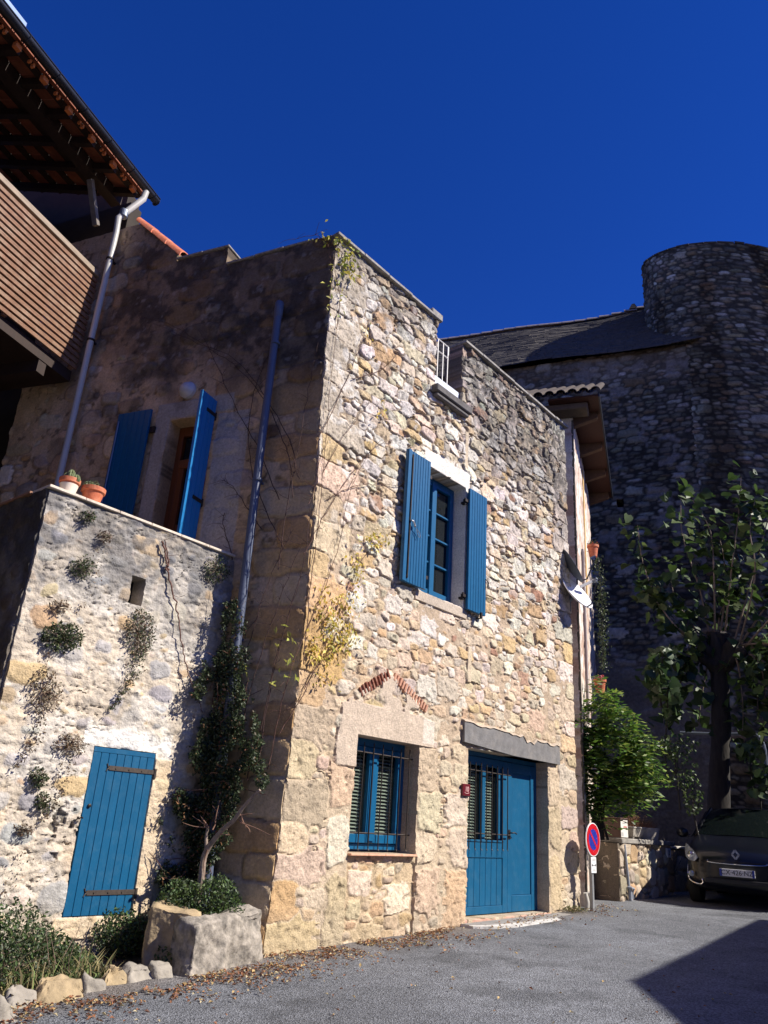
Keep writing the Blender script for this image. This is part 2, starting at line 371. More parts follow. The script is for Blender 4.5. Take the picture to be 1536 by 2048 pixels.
for (uc_, va, vb, w) in ((0.84, 1.28, 1.72, 0.36), (0.86, 0.72, 1.28, 0.3), (0.9, 0.0, 0.72, 0.26), (2.36, 1.55, 2.06, 0.34), (2.4, 1.12, 1.55, 0.42), (2.36, 0.75, 1.12, 0.36), (2.42, 0.3, 0.75, 0.4),
                          (3.0, 1.95, 2.15, 0.3), (3.06, 1.7, 1.95, 0.34), (3.0, 1.2, 1.56, 0.42), (3.04, 0.72, 1.2, 0.34), (3.0, 0.1, 0.72, 0.38), (5.5, 1.55, 2.1, 0.28), (5.52, 0.95, 1.55, 0.3), (5.5, 0.2, 0.95, 0.26)):
    LOWJ.append((uc_, (va + vb) / 2, w / 2, (vb - va) / 2))
TRI = lambda U, V: (V < 2.40 + 0.03 * np.sin(U * 7)) | ((V < 2.80 - 0.52 * np.abs(U - 1.57)) & (fbm(U, V, 0.22, 79, 3) > 0.47))
def facade_style(U, V):
    seeds = pack(-0.1, 6.4, -0.35, 8.3, [(0.34, 0.46, 0.2, 0.28, 30, 0, 2.9), (0.26, 0.36, 0.13, 0.20, 90, 2.5, 9), (0.17, 0.28, 0.09, 0.15, 1300, 0, 9), (0.11, 0.19, 0.06, 0.105, 7000, 0, 9),
                                         (0.08, 0.15, 0.045, 0.08, 8000, 0, 9), (0.04, 0.09, 0.028, 0.05, 12000, 0.0, 9)], 5, QUO + QR + LOWJ)
    nf = len(QUO) + len(QR) + len(LOWJ)
    idx, m, Uw, Vw = rubble(U, V, seeds, 4.0, 0.024, 3, 2.2)
    n = len(seeds)
    up = stone_cols(n, [(0.68, 0.615, 0.53), (0.61, 0.51, 0.385), (0.53, 0.37, 0.21), (0.50, 0.44, 0.37), (0.57, 0.44, 0.29), (0.38, 0.23, 0.16)], [36, 26, 13, 12, 12, 3], 1, 0.09)
    lo = stone_cols(n, [(0.54, 0.44, 0.32), (0.48, 0.355, 0.22), (0.50, 0.38, 0.27), (0.58, 0.50, 0.40), (0.40, 0.33, 0.26)], [30, 14, 20, 22, 8], 2, 0.07)
    t = sst(2.3, 3.4, seeds[:, 1] + np.random.default_rng(4).normal(0, 0.3, n)); sc = lo * (1 - t[:, None]) + up * t[:, None]
    qc = stone_cols(len(QUO), [(0.54, 0.40, 0.23), (0.47, 0.315, 0.16), (0.57, 0.46, 0.32), (0.46, 0.37, 0.26)], [30, 25, 25, 10], 9, 0.07)
    for i_ in range(len(QUO)):
        if seeds[i_, 1] > 5.2: qc[i_] = np.array([0.50, 0.43, 0.34]) * random.uniform(0.85, 1.15)
    sc[:len(QUO)] = qc
    off = np.random.default_rng(6).normal(0, 1, n); off[:nf] *= 0.35
    tilt = np.random.default_rng(7).normal(0, 1, (n, 2))
    low = sst(4.6, 3.6, V + 0.8 * (fbm(U, V, 0.9, 40, 3) - 0.5))               # lower half: joints filled almost flush
    low = np.maximum(low, 0.15)
    q = (idx < len(QUO))
    patch = fbm(U, V, 0.45, 60, 4)
    mm = m - low * (0.002 + 0.022 * sst(0.48, 0.66, patch)) * (~q)
    stone = sst(0.000, 0.009, mm)
    x = (Uw - seeds[idx, 0]) / seeds[idx, 2]; yv = (Vw - seeds[idx, 1]) / seeds[idx, 3]
    bul = sst(0, 0.018, mm) * 0.35 + sst(-0.002, 0.008, mm) * 0.65
    amp = 0.026 * (1 - 0.4 * low) * np.where(q, 0.7, 1)
    rough = fbm(U, V, 0.05, 70, 4) - 0.5; rr = fbm(U, V, 0.13, 71, 3) - 0.5
    h = bul * amp + stone * (off[idx] * 0.010 + (tilt[idx, 0] * x + tilt[idx, 1] * yv) * 0.009) * (1 - 0.5 * low) + stone * (rough * 0.020 + rr * 0.022 + (fbm(U, V, 0.028, 69, 2) - 0.5) * 0.010) + (1 - stone) * rough * 0.016
    pit = sst(0.70, 0.82, fbm(U, V, 0.07, 72, 3)); h = h - pit * 0.012 * stone
    h = h + 0.02 * (fbm(U, V, 1.1, 73, 2) - 0.5)
    mort = mixc(np.broadcast_to(np.array([0.45, 0.35, 0.255]), U.shape + (3,)), np.broadcast_to(np.array([0.50, 0.40, 0.285]), U.shape + (3,)), sst(2.6, 1.4, V))
    mort = mort * (0.8 + 0.4 * fbm(U, V, 0.1, 74, 3))[..., None]
    upm = sst(3.8, 6.0, V); mort = mixc(mort, mort * 0.68, upm)  # upper mortar darkened to paint the shadow in recessed joints
    vein = fbm(U, V, 0.12, 75, 4); fleck = sst(0.56, 0.72, fbm(U, V, 0.035, 68, 3))
    st = sc[idx] * (0.78 + 0.44 * vein)[..., None] * (1 - 0.42 * fleck * sst(3.0, 5.0, V))[..., None]
    white = sst(0.56, 0.7, fbm(U, V, 0.18, 76, 4)) * sst(3.6, 5.2, V) * 0.6                    # pale lichen bloom on the upper stones
    st = mixc(st, np.broadcast_to(np.array([0.72, 0.69, 0.64]), st.shape), white)
    col = mixc(mort, st, stone); col *= (1 - 0.45 * pit)[..., None]
    # --- plaster bed above the lower window, under the brick arch
    pl = TRI(U, V) & (V > np.where(U < 1.04, 1.72, 2.06)) & (U > 0.70 + 0.03 * np.sin(V * 9)) & (U < 2.45)
    pl = sst(0.35, 0.65, pl.astype(float) + 0.0)
    big = (np.abs(U - 2.33) < 0.12) & (np.abs(V - 2.24) < 0.14)
    ph = 0.03 + 0.010 * rough + 0.012 * rr
    pc = np.array([0.545, 0.445, 0.35]) * (0.86 + 0.28 * fbm(U, V, 0.08, 80, 3))[..., None]
    pc = np.where(big[..., None], np.array([0.64, 0.57, 0.48]) * (0.9 + 0.2 * vein)[..., None], pc)
    k_ = pl * (1 - sst(0.62, 0.7, fbm(U, V, 0.2, 81, 3)) * (V > 2.4)); h = h * (1 - k_) + ph * k_; col = mixc(col, pc, k_)
    # --- infill under the lower window sits a little back
    inf = ((U > 1.04) & (U < 2.2) & (V < 0.86)).astype(float); h = h - 0.025 * inf
    col = mixc(col, col * np.array([1.02, 0.98, 0.9]), inf)
    # --- white dressed surround of the upper window
    lt = ((U > 2.0) & (U < 3.1) & (V > 5.70) & (V < 5.95 + 0.015 * np.sin(U * 11))) | ((U > 2.99) & (U < 3.1) & (V > 3.93) & (V < 5.75)) | ((U > 1.92) & (U < 2.01) & (V > 3.93) & (V < 5.75))
    h = np.where(lt, 0.022 + rough * 0.006, h); col = np.where(lt[..., None], np.array([0.74, 0.70, 0.63]) * (0.9 + 0.2 * vein)[..., None], col)
    sl2 = (U > 1.93) & (U < 3.08) & (V > 3.80) & (V < 3.94); h = np.where(sl2, 0.03 + rough * 0.006, h); col = np.where(sl2[..., None], np.array([0.50, 0.42, 0.34]) * (0.85 + 0.3 * vein)[..., None], col)
    # --- tall pale upright stones
    for (a, b, c_, d) in ((2.95, 6.02, 3.03, 6.6), (3.14, 2.98, 3.23, 3.45)):
        t_ = (U > a) & (U < c_) & (V > b) & (V < d); h = np.where(t_, 0.026 + rough * 0.012, h); col = np.where(t_[..., None], np.array([0.58, 0.48, 0.35]) * (0.9 + 0.2 * vein)[..., None], col)
    # --- black lichen: along the top and over the right hand parapet
    g1 = sst(0.0, 0.9, (V - 7.25) * 1.0 + 1.1 * (fbm(U, V, 0.5, 90, 5) - 0.5)) * 0.85
    g2 = sst(2.4, 3.6, U + 0.5 * (V - 6.9)) * sst(5.9, 6.8, V + 1.2 * (fbm(U, V, 0.7, 91, 5) - 0.5)) * 0.85
    g3 = sst(0.5, 0.72, fbm(U, V, 0.35, 92, 5)) * sst(4.6, 6.6, V) * 0.45 * (0.4 + 0.6 * sst(3.0, 5.0, U))
    g4 = sst(5.4, 6.1, U) * sst(0.46, 0.62, fbm(U, V, 0.4, 93, 4)) * sst(3.6, 5.0, V) * 0.6
    g = 1 - (1 - g1) * (1 - g2) * (1 - g3) * (1 - g4)
    lich = np.array([0.085, 0.078, 0.072]) * (0.7 + 0.9 * fbm(U, V, 0.06, 94, 3))[..., None]
    col = mixc(col, lich, g * (0.55 + 0.45 * sst(0.4, 0.6, fbm(U, V, 0.06, 95, 3))))
    # --- damp grey at the foot
    foot = sst(0.55, 0.0, V + 0.35 * (fbm(U, V, 0.3, 96, 4) - 0.5)) * 0.35; col = mixc(col, np.broadcast_to(np.array([0.36, 0.31, 0.25]), col.shape), foot)
    h = h + 0.05 * sst(0.9, 0.0, V) * sst(0.7, 0.0, U) * 0
    return h, col
DOOR = (3.23, 5.33, 0.17, 2.15); LWIN = (1.04, 2.18, 0.875, 2.065); UWIN = (2.0, 3.0, 3.94, 5.70)
def keepA(U, V):
    top = np.where(U < 2.17, 8.06, np.where(U < 2.84, 6.95, 8.05)); return V < top
wall('front_wall', FA, 0, FACE_R, -0.35, 8.06, 0.011, facade_style, M_WALL, house, [DOOR, LWIN, UWIN], keepA, 0.32, eu=(2.17, 2.84), ev=(6.95,),
     umap=lambda U, V: U + corner(V) * np.clip(1 - U / 1.2, 0, 1) + (0.06 - 0.018 * V) * sst(5.4, 6.2, U))
def side_style(U, V):
    qs = [(w, b, w * 1.0, d) for (a, b, w, d) in [((0.66 - q[2]) if False else 0, q[1], (0.5 - q[2] if q[2] > 0.22 else 0.36), q[3]) for q in QUO]]
    qs = [(a + 0.0, b, a, d) for (a, b, c_, d) in qs]
    ash = []; r = random.Random(8)
    y = -0.3
    while y < 2.6:
        h_ = r.uniform(0.26, 0.36); x_ = 0.75 + r.uniform(-0.1, 0.1)
        ash.append((x_ + 0.25, y + h_ / 2, 0.25, h_ / 2)); y += h_
    seeds = pack(-0.1, 5.1, -0.35, 9.4, [(0.4, 0.6, 0.25, 0.33, 120, 0, 9), (0.3, 0.45, 0.16, 0.26, 400, 0, 9), (0.2, 0.3, 0.1, 0.18, 1500, 0, 9), (0.1, 0.2, 0.07, 0.1, 3000, 0, 9)], 15, qs + ash)
    idx, m, Uw, Vw = rubble(U, V, seeds, 3.0, 0.03, 13); n = len(seeds)
    sc = stone_cols(n, [(0.52, 0.37, 0.21), (0.42, 0.29, 0.16), (0.60, 0.46, 0.29), (0.34, 0.28, 0.21), (0.54, 0.34, 0.15), (0.62, 0.55, 0.43)], [30, 25, 20, 12, 14, 8], 14, 0.16)
    for i_, q_ in enumerate(qs): sc[i_] = np.array([[0.52, 0.36, 0.19], [0.46, 0.29, 0.14], [0.50, 0.39, 0.25]][i_ % 3]) * (1 if q_[1] < 5.3 else 0.7)
    isq = idx < len(qs) + len(ash); patch = fbm(U, V, 0.6, 160, 4)
    bare = np.maximum(sst(0.42, 0.54, patch), sst(1.25, 0.75, U + 0.3 * (patch - 0.5)) * 0.8)
    mm = m - np.where(isq, 0.0, 0.05 * (1 - bare)); stone = sst(0.0, 0.014, mm)
    rough = fbm(U, V, 0.06, 170, 4) - 0.5; rr = fbm(U, V, 0.2, 171, 3) - 0.5
    off = np.random.default_rng(16).normal(0, 1, n)
    h = stone * (0.016 * sst(0, 0.03, mm) + off[idx] * 0.006 + rough * 0.012) + (1 - stone) * (0.012 * rough + 0.004) + rr * 0.03
    plc = np.array([0.56, 0.40, 0.245]) * (0.6 + 0.8 * fbm(U, V, 0.35, 172, 5))[..., None]
    spk = sst(0.66, 0.74, fbm(U, V, 0.09, 176, 3)); plc = plc * (1 - 0.55 * spk)[..., None]
    col = mixc(plc, sc[idx] * (0.78 + 0.44 * fbm(U, V, 0.12, 173, 4))[..., None], stone * (0.4 + 0.6 * bare))
    jt = sst(0.016, 0.0, np.abs(mm - 0.004)) * bare; col *= (1 - 0.36 * jt)[..., None]; h = h - 0.008 * jt  # joints darkened in colour in place of relief shading
    # pale dressed stone round the door and bluish lime wash beside it
    fr_ = (U > 2.14) & (U < 2.36) & (V < 5.95) & (V > 3.2) | ((U > 1.2) & (U < 2.36) & (V > 5.75) & (V < 6.0))
    h = np.where(fr_, 0.02 + 0.006 * rough, h); col = np.where(fr_[..., None], np.array([0.42, 0.37, 0.31]) * (0.85 + 0.3 * fbm(U, V, 0.2, 174, 3))[..., None], col)
    lw = ((U > 0.95) & (U < 1.40) & (V < 5.75) & (V > 3.2)); col = np.where(lw[..., None], mixc(col, np.broadcast_to(np.array([0.40, 0.38, 0.36]), col.shape), np.full(U.shape, 0.7)), col)
    g = sst(0.0, 1.0, (V - 5.85 - 0.16 * np.minimum(U, 3)) * 1.1 + 3.0 * (fbm(U, V, 0.9, 190, 5) - 0.5)) * 0.93
    g = np.maximum(g, sst(0.56, 0.68, fbm(U, V, 0.4, 191, 5)) * sst(4.5, 6.5, V) * 0.7)
    g = g * sst(4.1, 3.3, U + 0.3 * (V - 8))
    lich = np.array([0.050, 0.043, 0.037]) * (0.5 + 1.3 * fbm(U, V, 0.08, 192, 3))[..., None]
    pale = sst(0.68, 0.78, fbm(U, V, 0.13, 193, 4))[..., None]; lich = lich * (1 - pale) + pale * np.array([0.17, 0.165, 0.15])
    h = h - 0.957 * corner(V) * np.clip(1 - U / 1.3, 0, 1)
    col = mixc(col, lich, g * (0.72 + 0.28 * sst(0.40, 0.58, fbm(U, V, 0.22, 195, 4)))); return h, col
SDOOR = (1.46, 2.14, 3.0, 5.75)
def keepL(U, V):
    top = np.where(U < 1.68, 8.08 + 0.03 * np.sin(U * 5), np.where(U < 2.55, 8.36, np.minimum(8.50 + (U - 2.55) * 0.92, 9.25))); return V < top
wall('side_wall', FL, 0, 4.95, -0.35, 9.26, 0.02, side_style, M_PLASTER, house, [SDOOR], keepL, 0.3, eu=(1.68, 2.55),
     umap=lambda U, V: U - corner(V) * 0.288 * np.clip(1 - U / 1.3, 0, 1))
# coping slabs
def coping(fr, pts, name, w0, w1, th, parent, mat):
    mb = MB(); r = random.Random(5)
    for (ua, ub, va, vb) in pts:
        nseg = max(1, int((ub - ua) / 0.42)); 
        for i in range(nseg):
            a = ua + (ub - ua) * i / nseg; b = ua + (ub - ua) * (i + 1) / nseg - 0.006
            za = va + (vb - va) * i / nseg + r.uniform(-0.006, 0.006); zb = va + (vb - va) * (i + 1) / nseg + r.uniform(-0.006, 0.006); j = r.uniform(-0.008, 0.008)
            mb.hexa([fr(a, -w0, za), fr(b, -w0, zb), fr(b, w1 + j, zb), fr(a, w1 + j, za), fr(a, -w0, za + th), fr(b, -w0, zb + th), fr(b, w1 + j, zb + th), fr(a, w1 + j, za + th)])
    return mb.build(name, mat, parent, bevel=0.006)
M_COPE = pmat('coping_stone', (0.30, 0.28, 0.25), 0.9, var=0.3, vs=18, bump=0.5, bs=60, dirt=(0.09, 0.08, 0.07), dscale=7, damt=0.7)
coping(FA, [(-0.05, 2.0, 8.062, 8.062)], 'coping', 0.32, 0.07, 0.045, house, M_COPE)
coping(FA, [(2.84, 6.18, 8.06, 8.06)], 'coping', 0.32, 0.07, 0.045, house, M_COPE)
mbx = MB(); mbx.box(FA, 1.98, 2.24, -0.32, 0.06, 8.068, 8.19); mbx.build('coping_block', M_COPE, house, bevel=0.012)
coping(FL, [(0.34, 1.66, 8.10, 8.06)], 'coping', 0.3, 0.03, 0.03, house, M_COPE)
coping(FL, [(1.66, 2.54, 8.365, 8.365)], 'coping', 0.3, 0.03, 0.03, house, M_COPE)
# canal tiles stepping up the raking gable
def canal(mb, A, B, r0, r1, wdir, th=0.012, n=8, up=Z, convex=True):
    A = np.array(A, float); B = np.array(B, float); base = len(mb.v)
    for (P, r) in ((A, r0), (B, r1)):
        for rr_ in (r, r - th):
            for j in range(n + 1):
                a = math.pi * j / n; s = 1 if convex else -1
                mb.v.append(tuple(P + wdir * math.cos(a) * rr_ + up * s * math.sin(a) * rr_))
    m = n + 1
    for j in range(n):
        o_ = base
        mb.f.append((o_ + j, o_ + j + 1, o_ + 2 * m + j + 1, o_ + 2 * m + j)); mb.f.append((o_ + m + j + 1, o_ + m + j, o_ + 3 * m + j, o_ + 3 * m + j + 1))
        mb.f.append((o_ + j + 1, o_ + j, o_ + m + j, o_ + m + j + 1)); mb.f.append((o_ + 2 * m + j, o_ + 2 * m + j + 1, o_ + 3 * m + j + 1, o_ + 3 * m + j))
for i in range(3):
    mb = MB(); a = 2.50 + i * 0.31; va = 8.50 + (a - 2.55) * 0.92
    canal(mb, FL(a, -0.12, va - 0.02 + i * 0.006), FL(a + 0.36, -0.12, va + 0.36 * 0.92), 0.15, 0.13, FL.n, 0.016)
    mb.build('ridge_tile', M_TERRA, house, smooth=True)
# brick relieving arch
M_BRICK = pmat('old_brick', lin(124, 70, 54), 0.9, var=0.35, vs=22, bump=0.6, bs=60, dirt=lin(190, 150, 124), dscale=13, damt=0.75)
M_BRICKP = pmat('faded_brick', lin(186, 136, 112), 0.9, var=0.25, vs=22, bump=0.5, bs=60, dirt=lin(220, 185, 155), dscale=9, damt=0.7)
mb = MB(); mb2 = MB()
def brick_leg(mm_, A, B, n, hl, ht, d):
    A = np.array(A); B = np.array(B); t = (B - A) / np.linalg.norm(B - A); p_ = np.array([-t[1], t[0]]); p_ = p_ if p_[1] > 0 else -p_
    for i in range(n):
        c = A + (B - A) * i / (n - 1) + p_ * random.uniform(-.008, .008); k = random.uniform(.8, 1.05); tt = t * ht * k; pp = p_ * hl * random.uniform(.85, 1.05); dd = d + random.uniform(-.006, .004); q = [c - tt - pp, c + tt - pp, c + tt + pp, c - tt + pp]
        mm_.hexa([FA(q[0][0], -.05, q[0][1]), FA(q[1][0], -.05, q[1][1]), FA(q[1][0], dd, q[1][1]), FA(q[0][0], dd, q[0][1]), FA(q[3][0], -.05, q[3][1]), FA(q[2][0], -.05, q[2][1]), FA(q[2][0], dd, q[2][1]), FA(q[3][0], dd, q[3][1])])
brick_leg(mb, (1.05, 2.52), (1.50, 2.79), 10, .060, .018, .034)
brick_leg(mb2, (1.63, 2.78), (2.26, 2.50), 13, .055, .018, .036)
mb.build('brick_arch', M_BRICK, house, bevel=0.005); mb2.build('brick_arch', M_BRICKP, house, bevel=0.005)
# dark stone lintel over the door with an uneven top
mb = MB(); us_ = np.linspace(3.06, 5.62, 27)
r = random.Random(12); prof = [2.47 - 0.02 * (u - 3.06) + r.uniform(-0.02, 0.02) - (0.05 if 4.55 < u < 4.9 else 0) for u in us_]
for i in range(26):
    a, b = us_[i], us_[i + 1]; bt = lambda u: 2.205 - 0.055 * min(1, (u - 3.06) / 1.2) if u < 4.3 else 2.15
    mb.hexa([FA(a, -0.30, bt(a)), FA(b, -0.30, bt(b)), FA(b, 0.055, bt(b)), FA(a, 0.055, bt(a)), FA(a, -0.3, prof[i]), FA(b, -0.3, prof[i + 1]), FA(b, 0.05, prof[i + 1]), FA(a, 0.05, prof[i])])
mb.build('door_lintel', pmat('grey_lintel', (0.17, 0.165, 0.165), 0.9, var=0.25, vs=10, bump=0.5, bs=45, dirt=(0.30, 0.27, 0.24), dscale=4, damt=0.5), house)
mb = MB()
for i in range(26):
    a, b = us_[i], us_[i + 1]
    mb.hexa([FA(a, -0.02, prof[i] - 0.004), FA(b, -0.02, prof[i + 1] - 0.004), FA(b, 0.062, prof[i + 1] - 0.012), FA(a, 0.062, prof[i] - 0.012), FA(a, -0.02, prof[i] + 0.03), FA(b, -0.02, prof[i + 1] + 0.03), FA(b, 0.045, prof[i + 1] + 0.008), FA(a, 0.045, prof[i] + 0.008)])
mb.build('lintel_mortar_edge', pmat('pale_mortar', (0.44, 0.36, 0.28), 0.95, var=0.2, vs=25, bump=0.6, bs=60), house)
# helper for plank leaves: boards with grooves
def planks(mb, fr, u0, u1, d0, d1, v0, v1, n, gap=0.006, vert=True):
    for i in range(n):
        a = u0 + (u1 - u0) * i / n; b = u0 + (u1 - u0) * (i + 1) / n
        mb.box(fr, a + gap / 2, b - gap / 2, d0, d1, v0, v1)
    mb.box(fr, u0 + 0.004, u1 - 0.004, d0 + 0.002, d1 - 0.006, v0 + 0.002, v1 - 0.002)
# ---- upper window
w = MB()
D0, D1 = -0.235, -0.185
for b in ((2.0, 2.055, 3.94, 5.70), (2.945, 3.0, 3.94, 5.70)): w.box(FA, b[0], b[1], D0, D1, b[2], b[3])
w.box(FA, 2.055, 2.945, D0, D1, 5.645, 5.70); w.box(FA, 2.055, 2.945, D0, D1, 3.94, 3.995)
win = w.build('upper_window', M_BLUE, house, bevel=0.004)
for s in (0, 1):
    a, b = (2.058, 2.498) if s == 0 else (2.502, 2.942); m = MB()
    m.box(FA, a, a + 0.05, D0 + .006, D1 + 0.016, 4.0, 5.64); m.box(FA, b - 0.05, b, D0 + .006, D1 + 0.016, 4.0, 5.64)
    m.box(FA, a + .05, b - .05, D0 + .006, D1 + 0.014, 5.58, 5.64); m.box(FA, a + .05, b - .05, D0 + .006, D1 + 0.014, 4.0, 4.09)
    for k in range(1, 4): m.box(FA, a + .05, b - .05, D0 + .012, D1 + 0.008, 4.09 + k * 0.3725 - 0.014, 4.09 + k * 0.3725 + 0.014)
    m.build('casement', M_BLUE, win, bevel=0.004)
m = MB(); m.box(FA, 2.45, 2.55, D1 + 0.0165, D1 + 0.03, 4.0, 5.64); m.build('centre_stile', M_BLUE, win, bevel=0.004)
m = MB(); m.box(FA, 2.06, 2.94, D0 + .015, D0 + .02, 4.02, 5.62); m.build('pane', M_DGLASS, win)
m = MB(); m.box(FA, 2.03, 2.97, -1.2, -0.29, 3.9, 5.74); m.build('room_interior', M_BLACK, win)
# ---- upper shutters
def shutter(fr, hinge, free, v0, v1, d0, mat, nb, bar=False, rods=True):
    """leaf folded back against the wall from u = hinge to u = free, face at d0 + 0.04"""
    a, b = min(hinge, free), max(hinge, free); m = MB(); planks(m, fr, a, b, d0, d0 + 0.038, v0, v1, nb)
    o = m.build('shutter', mat, house, bevel=0.003)
    for vv in (v0 + 0.18, v1 - 0.2):
        h = MB(); s = 1 if free > hinge else -1
        h.box(fr, min(hinge - s * 0.07, hinge + s * 0.02), max(hinge - s * 0.07, hinge + s * 0.02), d0 - 0.03, d0 + 0.012, vv - 0.02, vv + 0.02)
        h.tube([fr(hinge - s * 0.03, d0 - 0.02, vv - 0.05), fr(hinge - s * 0.03, d0 - 0.02, vv + 0.05)], 0.014)
        h.box(fr, hinge - s * 0.06 if s > 0 else hinge - 0.0, hinge if s > 0 else hinge + 0.06, -0.02, d0 - 0.01, vv - 0.045, vv - 0.015)
        h.build('hinge', M_IRON, o)
    return o
o = shutter(FA, 2.03, 1.53, 3.93, 5.70, 0.075, M_BLUE, 9)
h = MB(); h.box(FA, 1.535, 1.60, 0.1135, 0.128, 3.93, 5.70); h.build('edge_batten', M_BLUE, o, bevel=0.003)
h = MB(); h.tube([FA(1.625, 0.128, 3.99), FA(1.625, 0.128, 5.64)], 0.011, 8)
for vv in (4.0, 4.75, 5.62): h.box(FA, 1.605, 1.645, 0.114, 0.124, vv - 0.02, vv + 0.02)
h.build('locking_rod', M_IRON, o)
h = MB(); h.tube([FA(1.625, 0.15, 4.72), FA(1.66, 0.155, 4.72), FA(1.70, 0.15, 4.68)], 0.013); h.lathe(FA(1.70, 0.15, 4.67), [(0.005, -0.02), (0.022, 0), (0.005, 0.02)], 10)
P = [FA(1.72, 0.15, 4.65), FA(1.80, 0.15, 4.61), FA(1.83, 0.15, 4.56), FA(1.79, 0.15, 4.55), FA(1.73, 0.15, 4.62)]; h.tube(P, 0.005, 6)
h.build('latch_handle', pmat('steel', (0.7, 0.7, 0.7), 0.3, 0.8), o)
o = shutter(FA, 3.0, 3.45, 3.92, 5.69, 0.055, M_BLUE, 7)
h = MB(); h.box(FA, 3.30, 3.33, 0.094, 0.12, 3.86, 3.94); h.tube([FA(3.31, 0.02, 3.86), FA(3.31, 0.12, 3.86)], 0.01); h.build('shutter_catch', M_IRON, o)
h = MB(); h.tube([FA(3.43, 0.1, 4.45), FA(3.46, 0.13, 4.40), FA(3.44, 0.12, 4.33)], 0.008); h.build('shutter_hook', M_IRON, o)
# ---- lower window
w = MB(); D0, D1 = -0.26, -0.21
for b in ((1.04, 1.12, 0.90, 2.065), (2.10, 2.18, 0.90, 2.065)): w.box(FA, b[0], b[1], D0, D1, b[2], b[3])
w.box(FA, 1.12, 2.10, D0, D1, 1.98, 2.065); w.box(FA, 1.12, 2.10, D0, D1, 0.90, 0.96)
win = w.build('lower_window', M_BLUE, house, bevel=0.004)
for (a, b) in ((1.122, 1.585), (1.635, 2.098)):
    m = MB(); m.box(FA, a, a + .055, D0 + .005, D1 + .014, .965, 1.975); m.box(FA, b - .055, b, D0 + .005, D1 + .014, .965, 1.975)
    m.box(FA, a + .055, b - .055, D0 + .005, D1 + .012, 1.91, 1.975); m.box(FA, a + .055, b - .055, D0 + .005, D1 + .012, .965, 1.055)
    m.build('casement', M_BLUE, win, bevel=0.004)
m = MB(); m.box(FA, 1.575, 1.645, D1 + .0145, D1 + .032, .965, 1.975); m.build('centre_stile', M_BLUE, win, bevel=0.006)
m = MB(); m.box(FA, 1.13, 2.09, D0 + .02, D0 + .024, .97, 1.97); m.build('pane', glassmat('clear_glass', tr=0.82), win)
def blind(u0, u1, v0, v1, dd, parent, name='slatted_blind'):
    m = MB(); n = int((v1 - v0) / 0.036)
    for k in range(n):
        v = v0 + (v1 - v0) * (k + 0.5) / n
        m.hexa([FA(u0, dd - .014, v + .010), FA(u1, dd - .014, v + .010), FA(u1, dd + .012, v - .004), FA(u0, dd + .012, v - .004), FA(u0, dd - .014, v + .013), FA(u1, dd - .014, v + .013), FA(u1, dd + .012, v), FA(u0, dd + .012, v)])
    for uu in (u0 + .04, u1 - .04): m.tube([FA(uu, dd, v0), FA(uu, dd, v1)], 0.0025, 5)
    return m.build(name, pmat('pale_slats', lin(225, 222, 210), 0.5, var=0.05), parent)
blind(1.16, 1.52, 0.99, 1.96, -0.30, win); blind(1.70, 2.06, 0.99, 1.96, -0.30, win)
m = MB(); m.box(FA, 1.06, 2.16, -1.2, -0.34, 0.9, 2.05); m.build('room_interior', M_BLACK, win)
m = MB(); n = 9
for i in range(4): m.box(FA, 1.045 + i * 0.283, 1.045 + (i + 1) * 0.283 - 0.004, -0.205, 0.05, 0.852, 0.874)
m.build('window_sill', pmat('pale_terracotta', lin(215, 165, 135), 0.85, var=0.15, vs=14, bump=0.3), win, bevel=0.004)
def grille(u0, u1, vlo, vhi, vb, vt, n, dd, parent, ext=0.04):
    m = MB()
    for vv in (vlo, vhi): m.tube([FA(u0 - 0.02, dd, vv), FA(u1 + ext, dd, vv)], 0.0085, 6)
    for i in range(n):
        u = u0 + 0.06 + (u1 - u0 - 0.12) * i / (n - 1); j = random.uniform(-0.008, 0.008)
        m.tube([FA(u, dd + .012, vt + j), FA(u, dd + .012, vlo), FA(u + j, dd + .014, vb + 0.02), FA(u + j * 2, dd + 0.03, vb)], [0.0075, 0.0075, 0.0075, 0.004], 6)
    return m.build('iron_grille', M_IRON, parent)
grille(1.06, 2.17, 1.07, 1.90, 0.895, 2.01, 7, -0.09, win)
# ---- door
w = MB(); D0, D1 = -0.25, -0.19
w.box(FA, 3.23, 3.30, D0, D1, .17, 2.15); w.box(FA, 5.265, 5.33, D0, D1, .17, 2.15); w.box(FA, 3.30, 5.265, D0, D1, 2.09, 2.15)
door = w.build('front_door', M_BLUE2, house, bevel=0.004)
m = MB()                                             # left leaf: window over planked panel
L0, L1 = 3.305, 4.50; dd0, dd1 = -0.245, -0.18
m.box(FA, L0, L0 + .13, dd0, dd1, .18, 2.085); m.box(FA, L1 - .12, L1, dd0, dd1, .18, 2.085); m.box(FA, L0 + .13, L1 - .12, dd0, dd1, 1.98, 2.085)
m.box(FA, L0 + .13, L1 - .12, dd0, dd1, .84, 1.03); m.box(FA, L0 + .13, L1 - .12, dd0, dd1, .18, .27)
leaf = m.build('door_leaf', M_BLUE2, door, bevel=0.004)
m = MB(); planks(m, FA, L0 + .13, L1 - .12, dd0 + .01, dd1 - .012, .272, .838, 7, 0.006); m.build('planked_panel', M_BLUE2, door, bevel=0.003)
m = MB(); m.box(FA, 3.86, 3.94, dd0 + .008, dd1 - 0.002, 1.03, 1.98); m.box(FA, 4.28, 4.325, dd0 + .008, dd1 - .01, 1.03, 1.98); m.box(FA, L0 + .13, L1 - .12, dd0 + .01, dd1 + .012, 1.03, 1.055); m.build('window_stile', M_BLUE2, door, bevel=0.004)
m = MB(); m.box(FA, L0 + .13, L1 - .12, dd0 + .012, dd0 + .016, 1.03, 1.98); m.build('door_pane', MATS['clear_glass'], door)
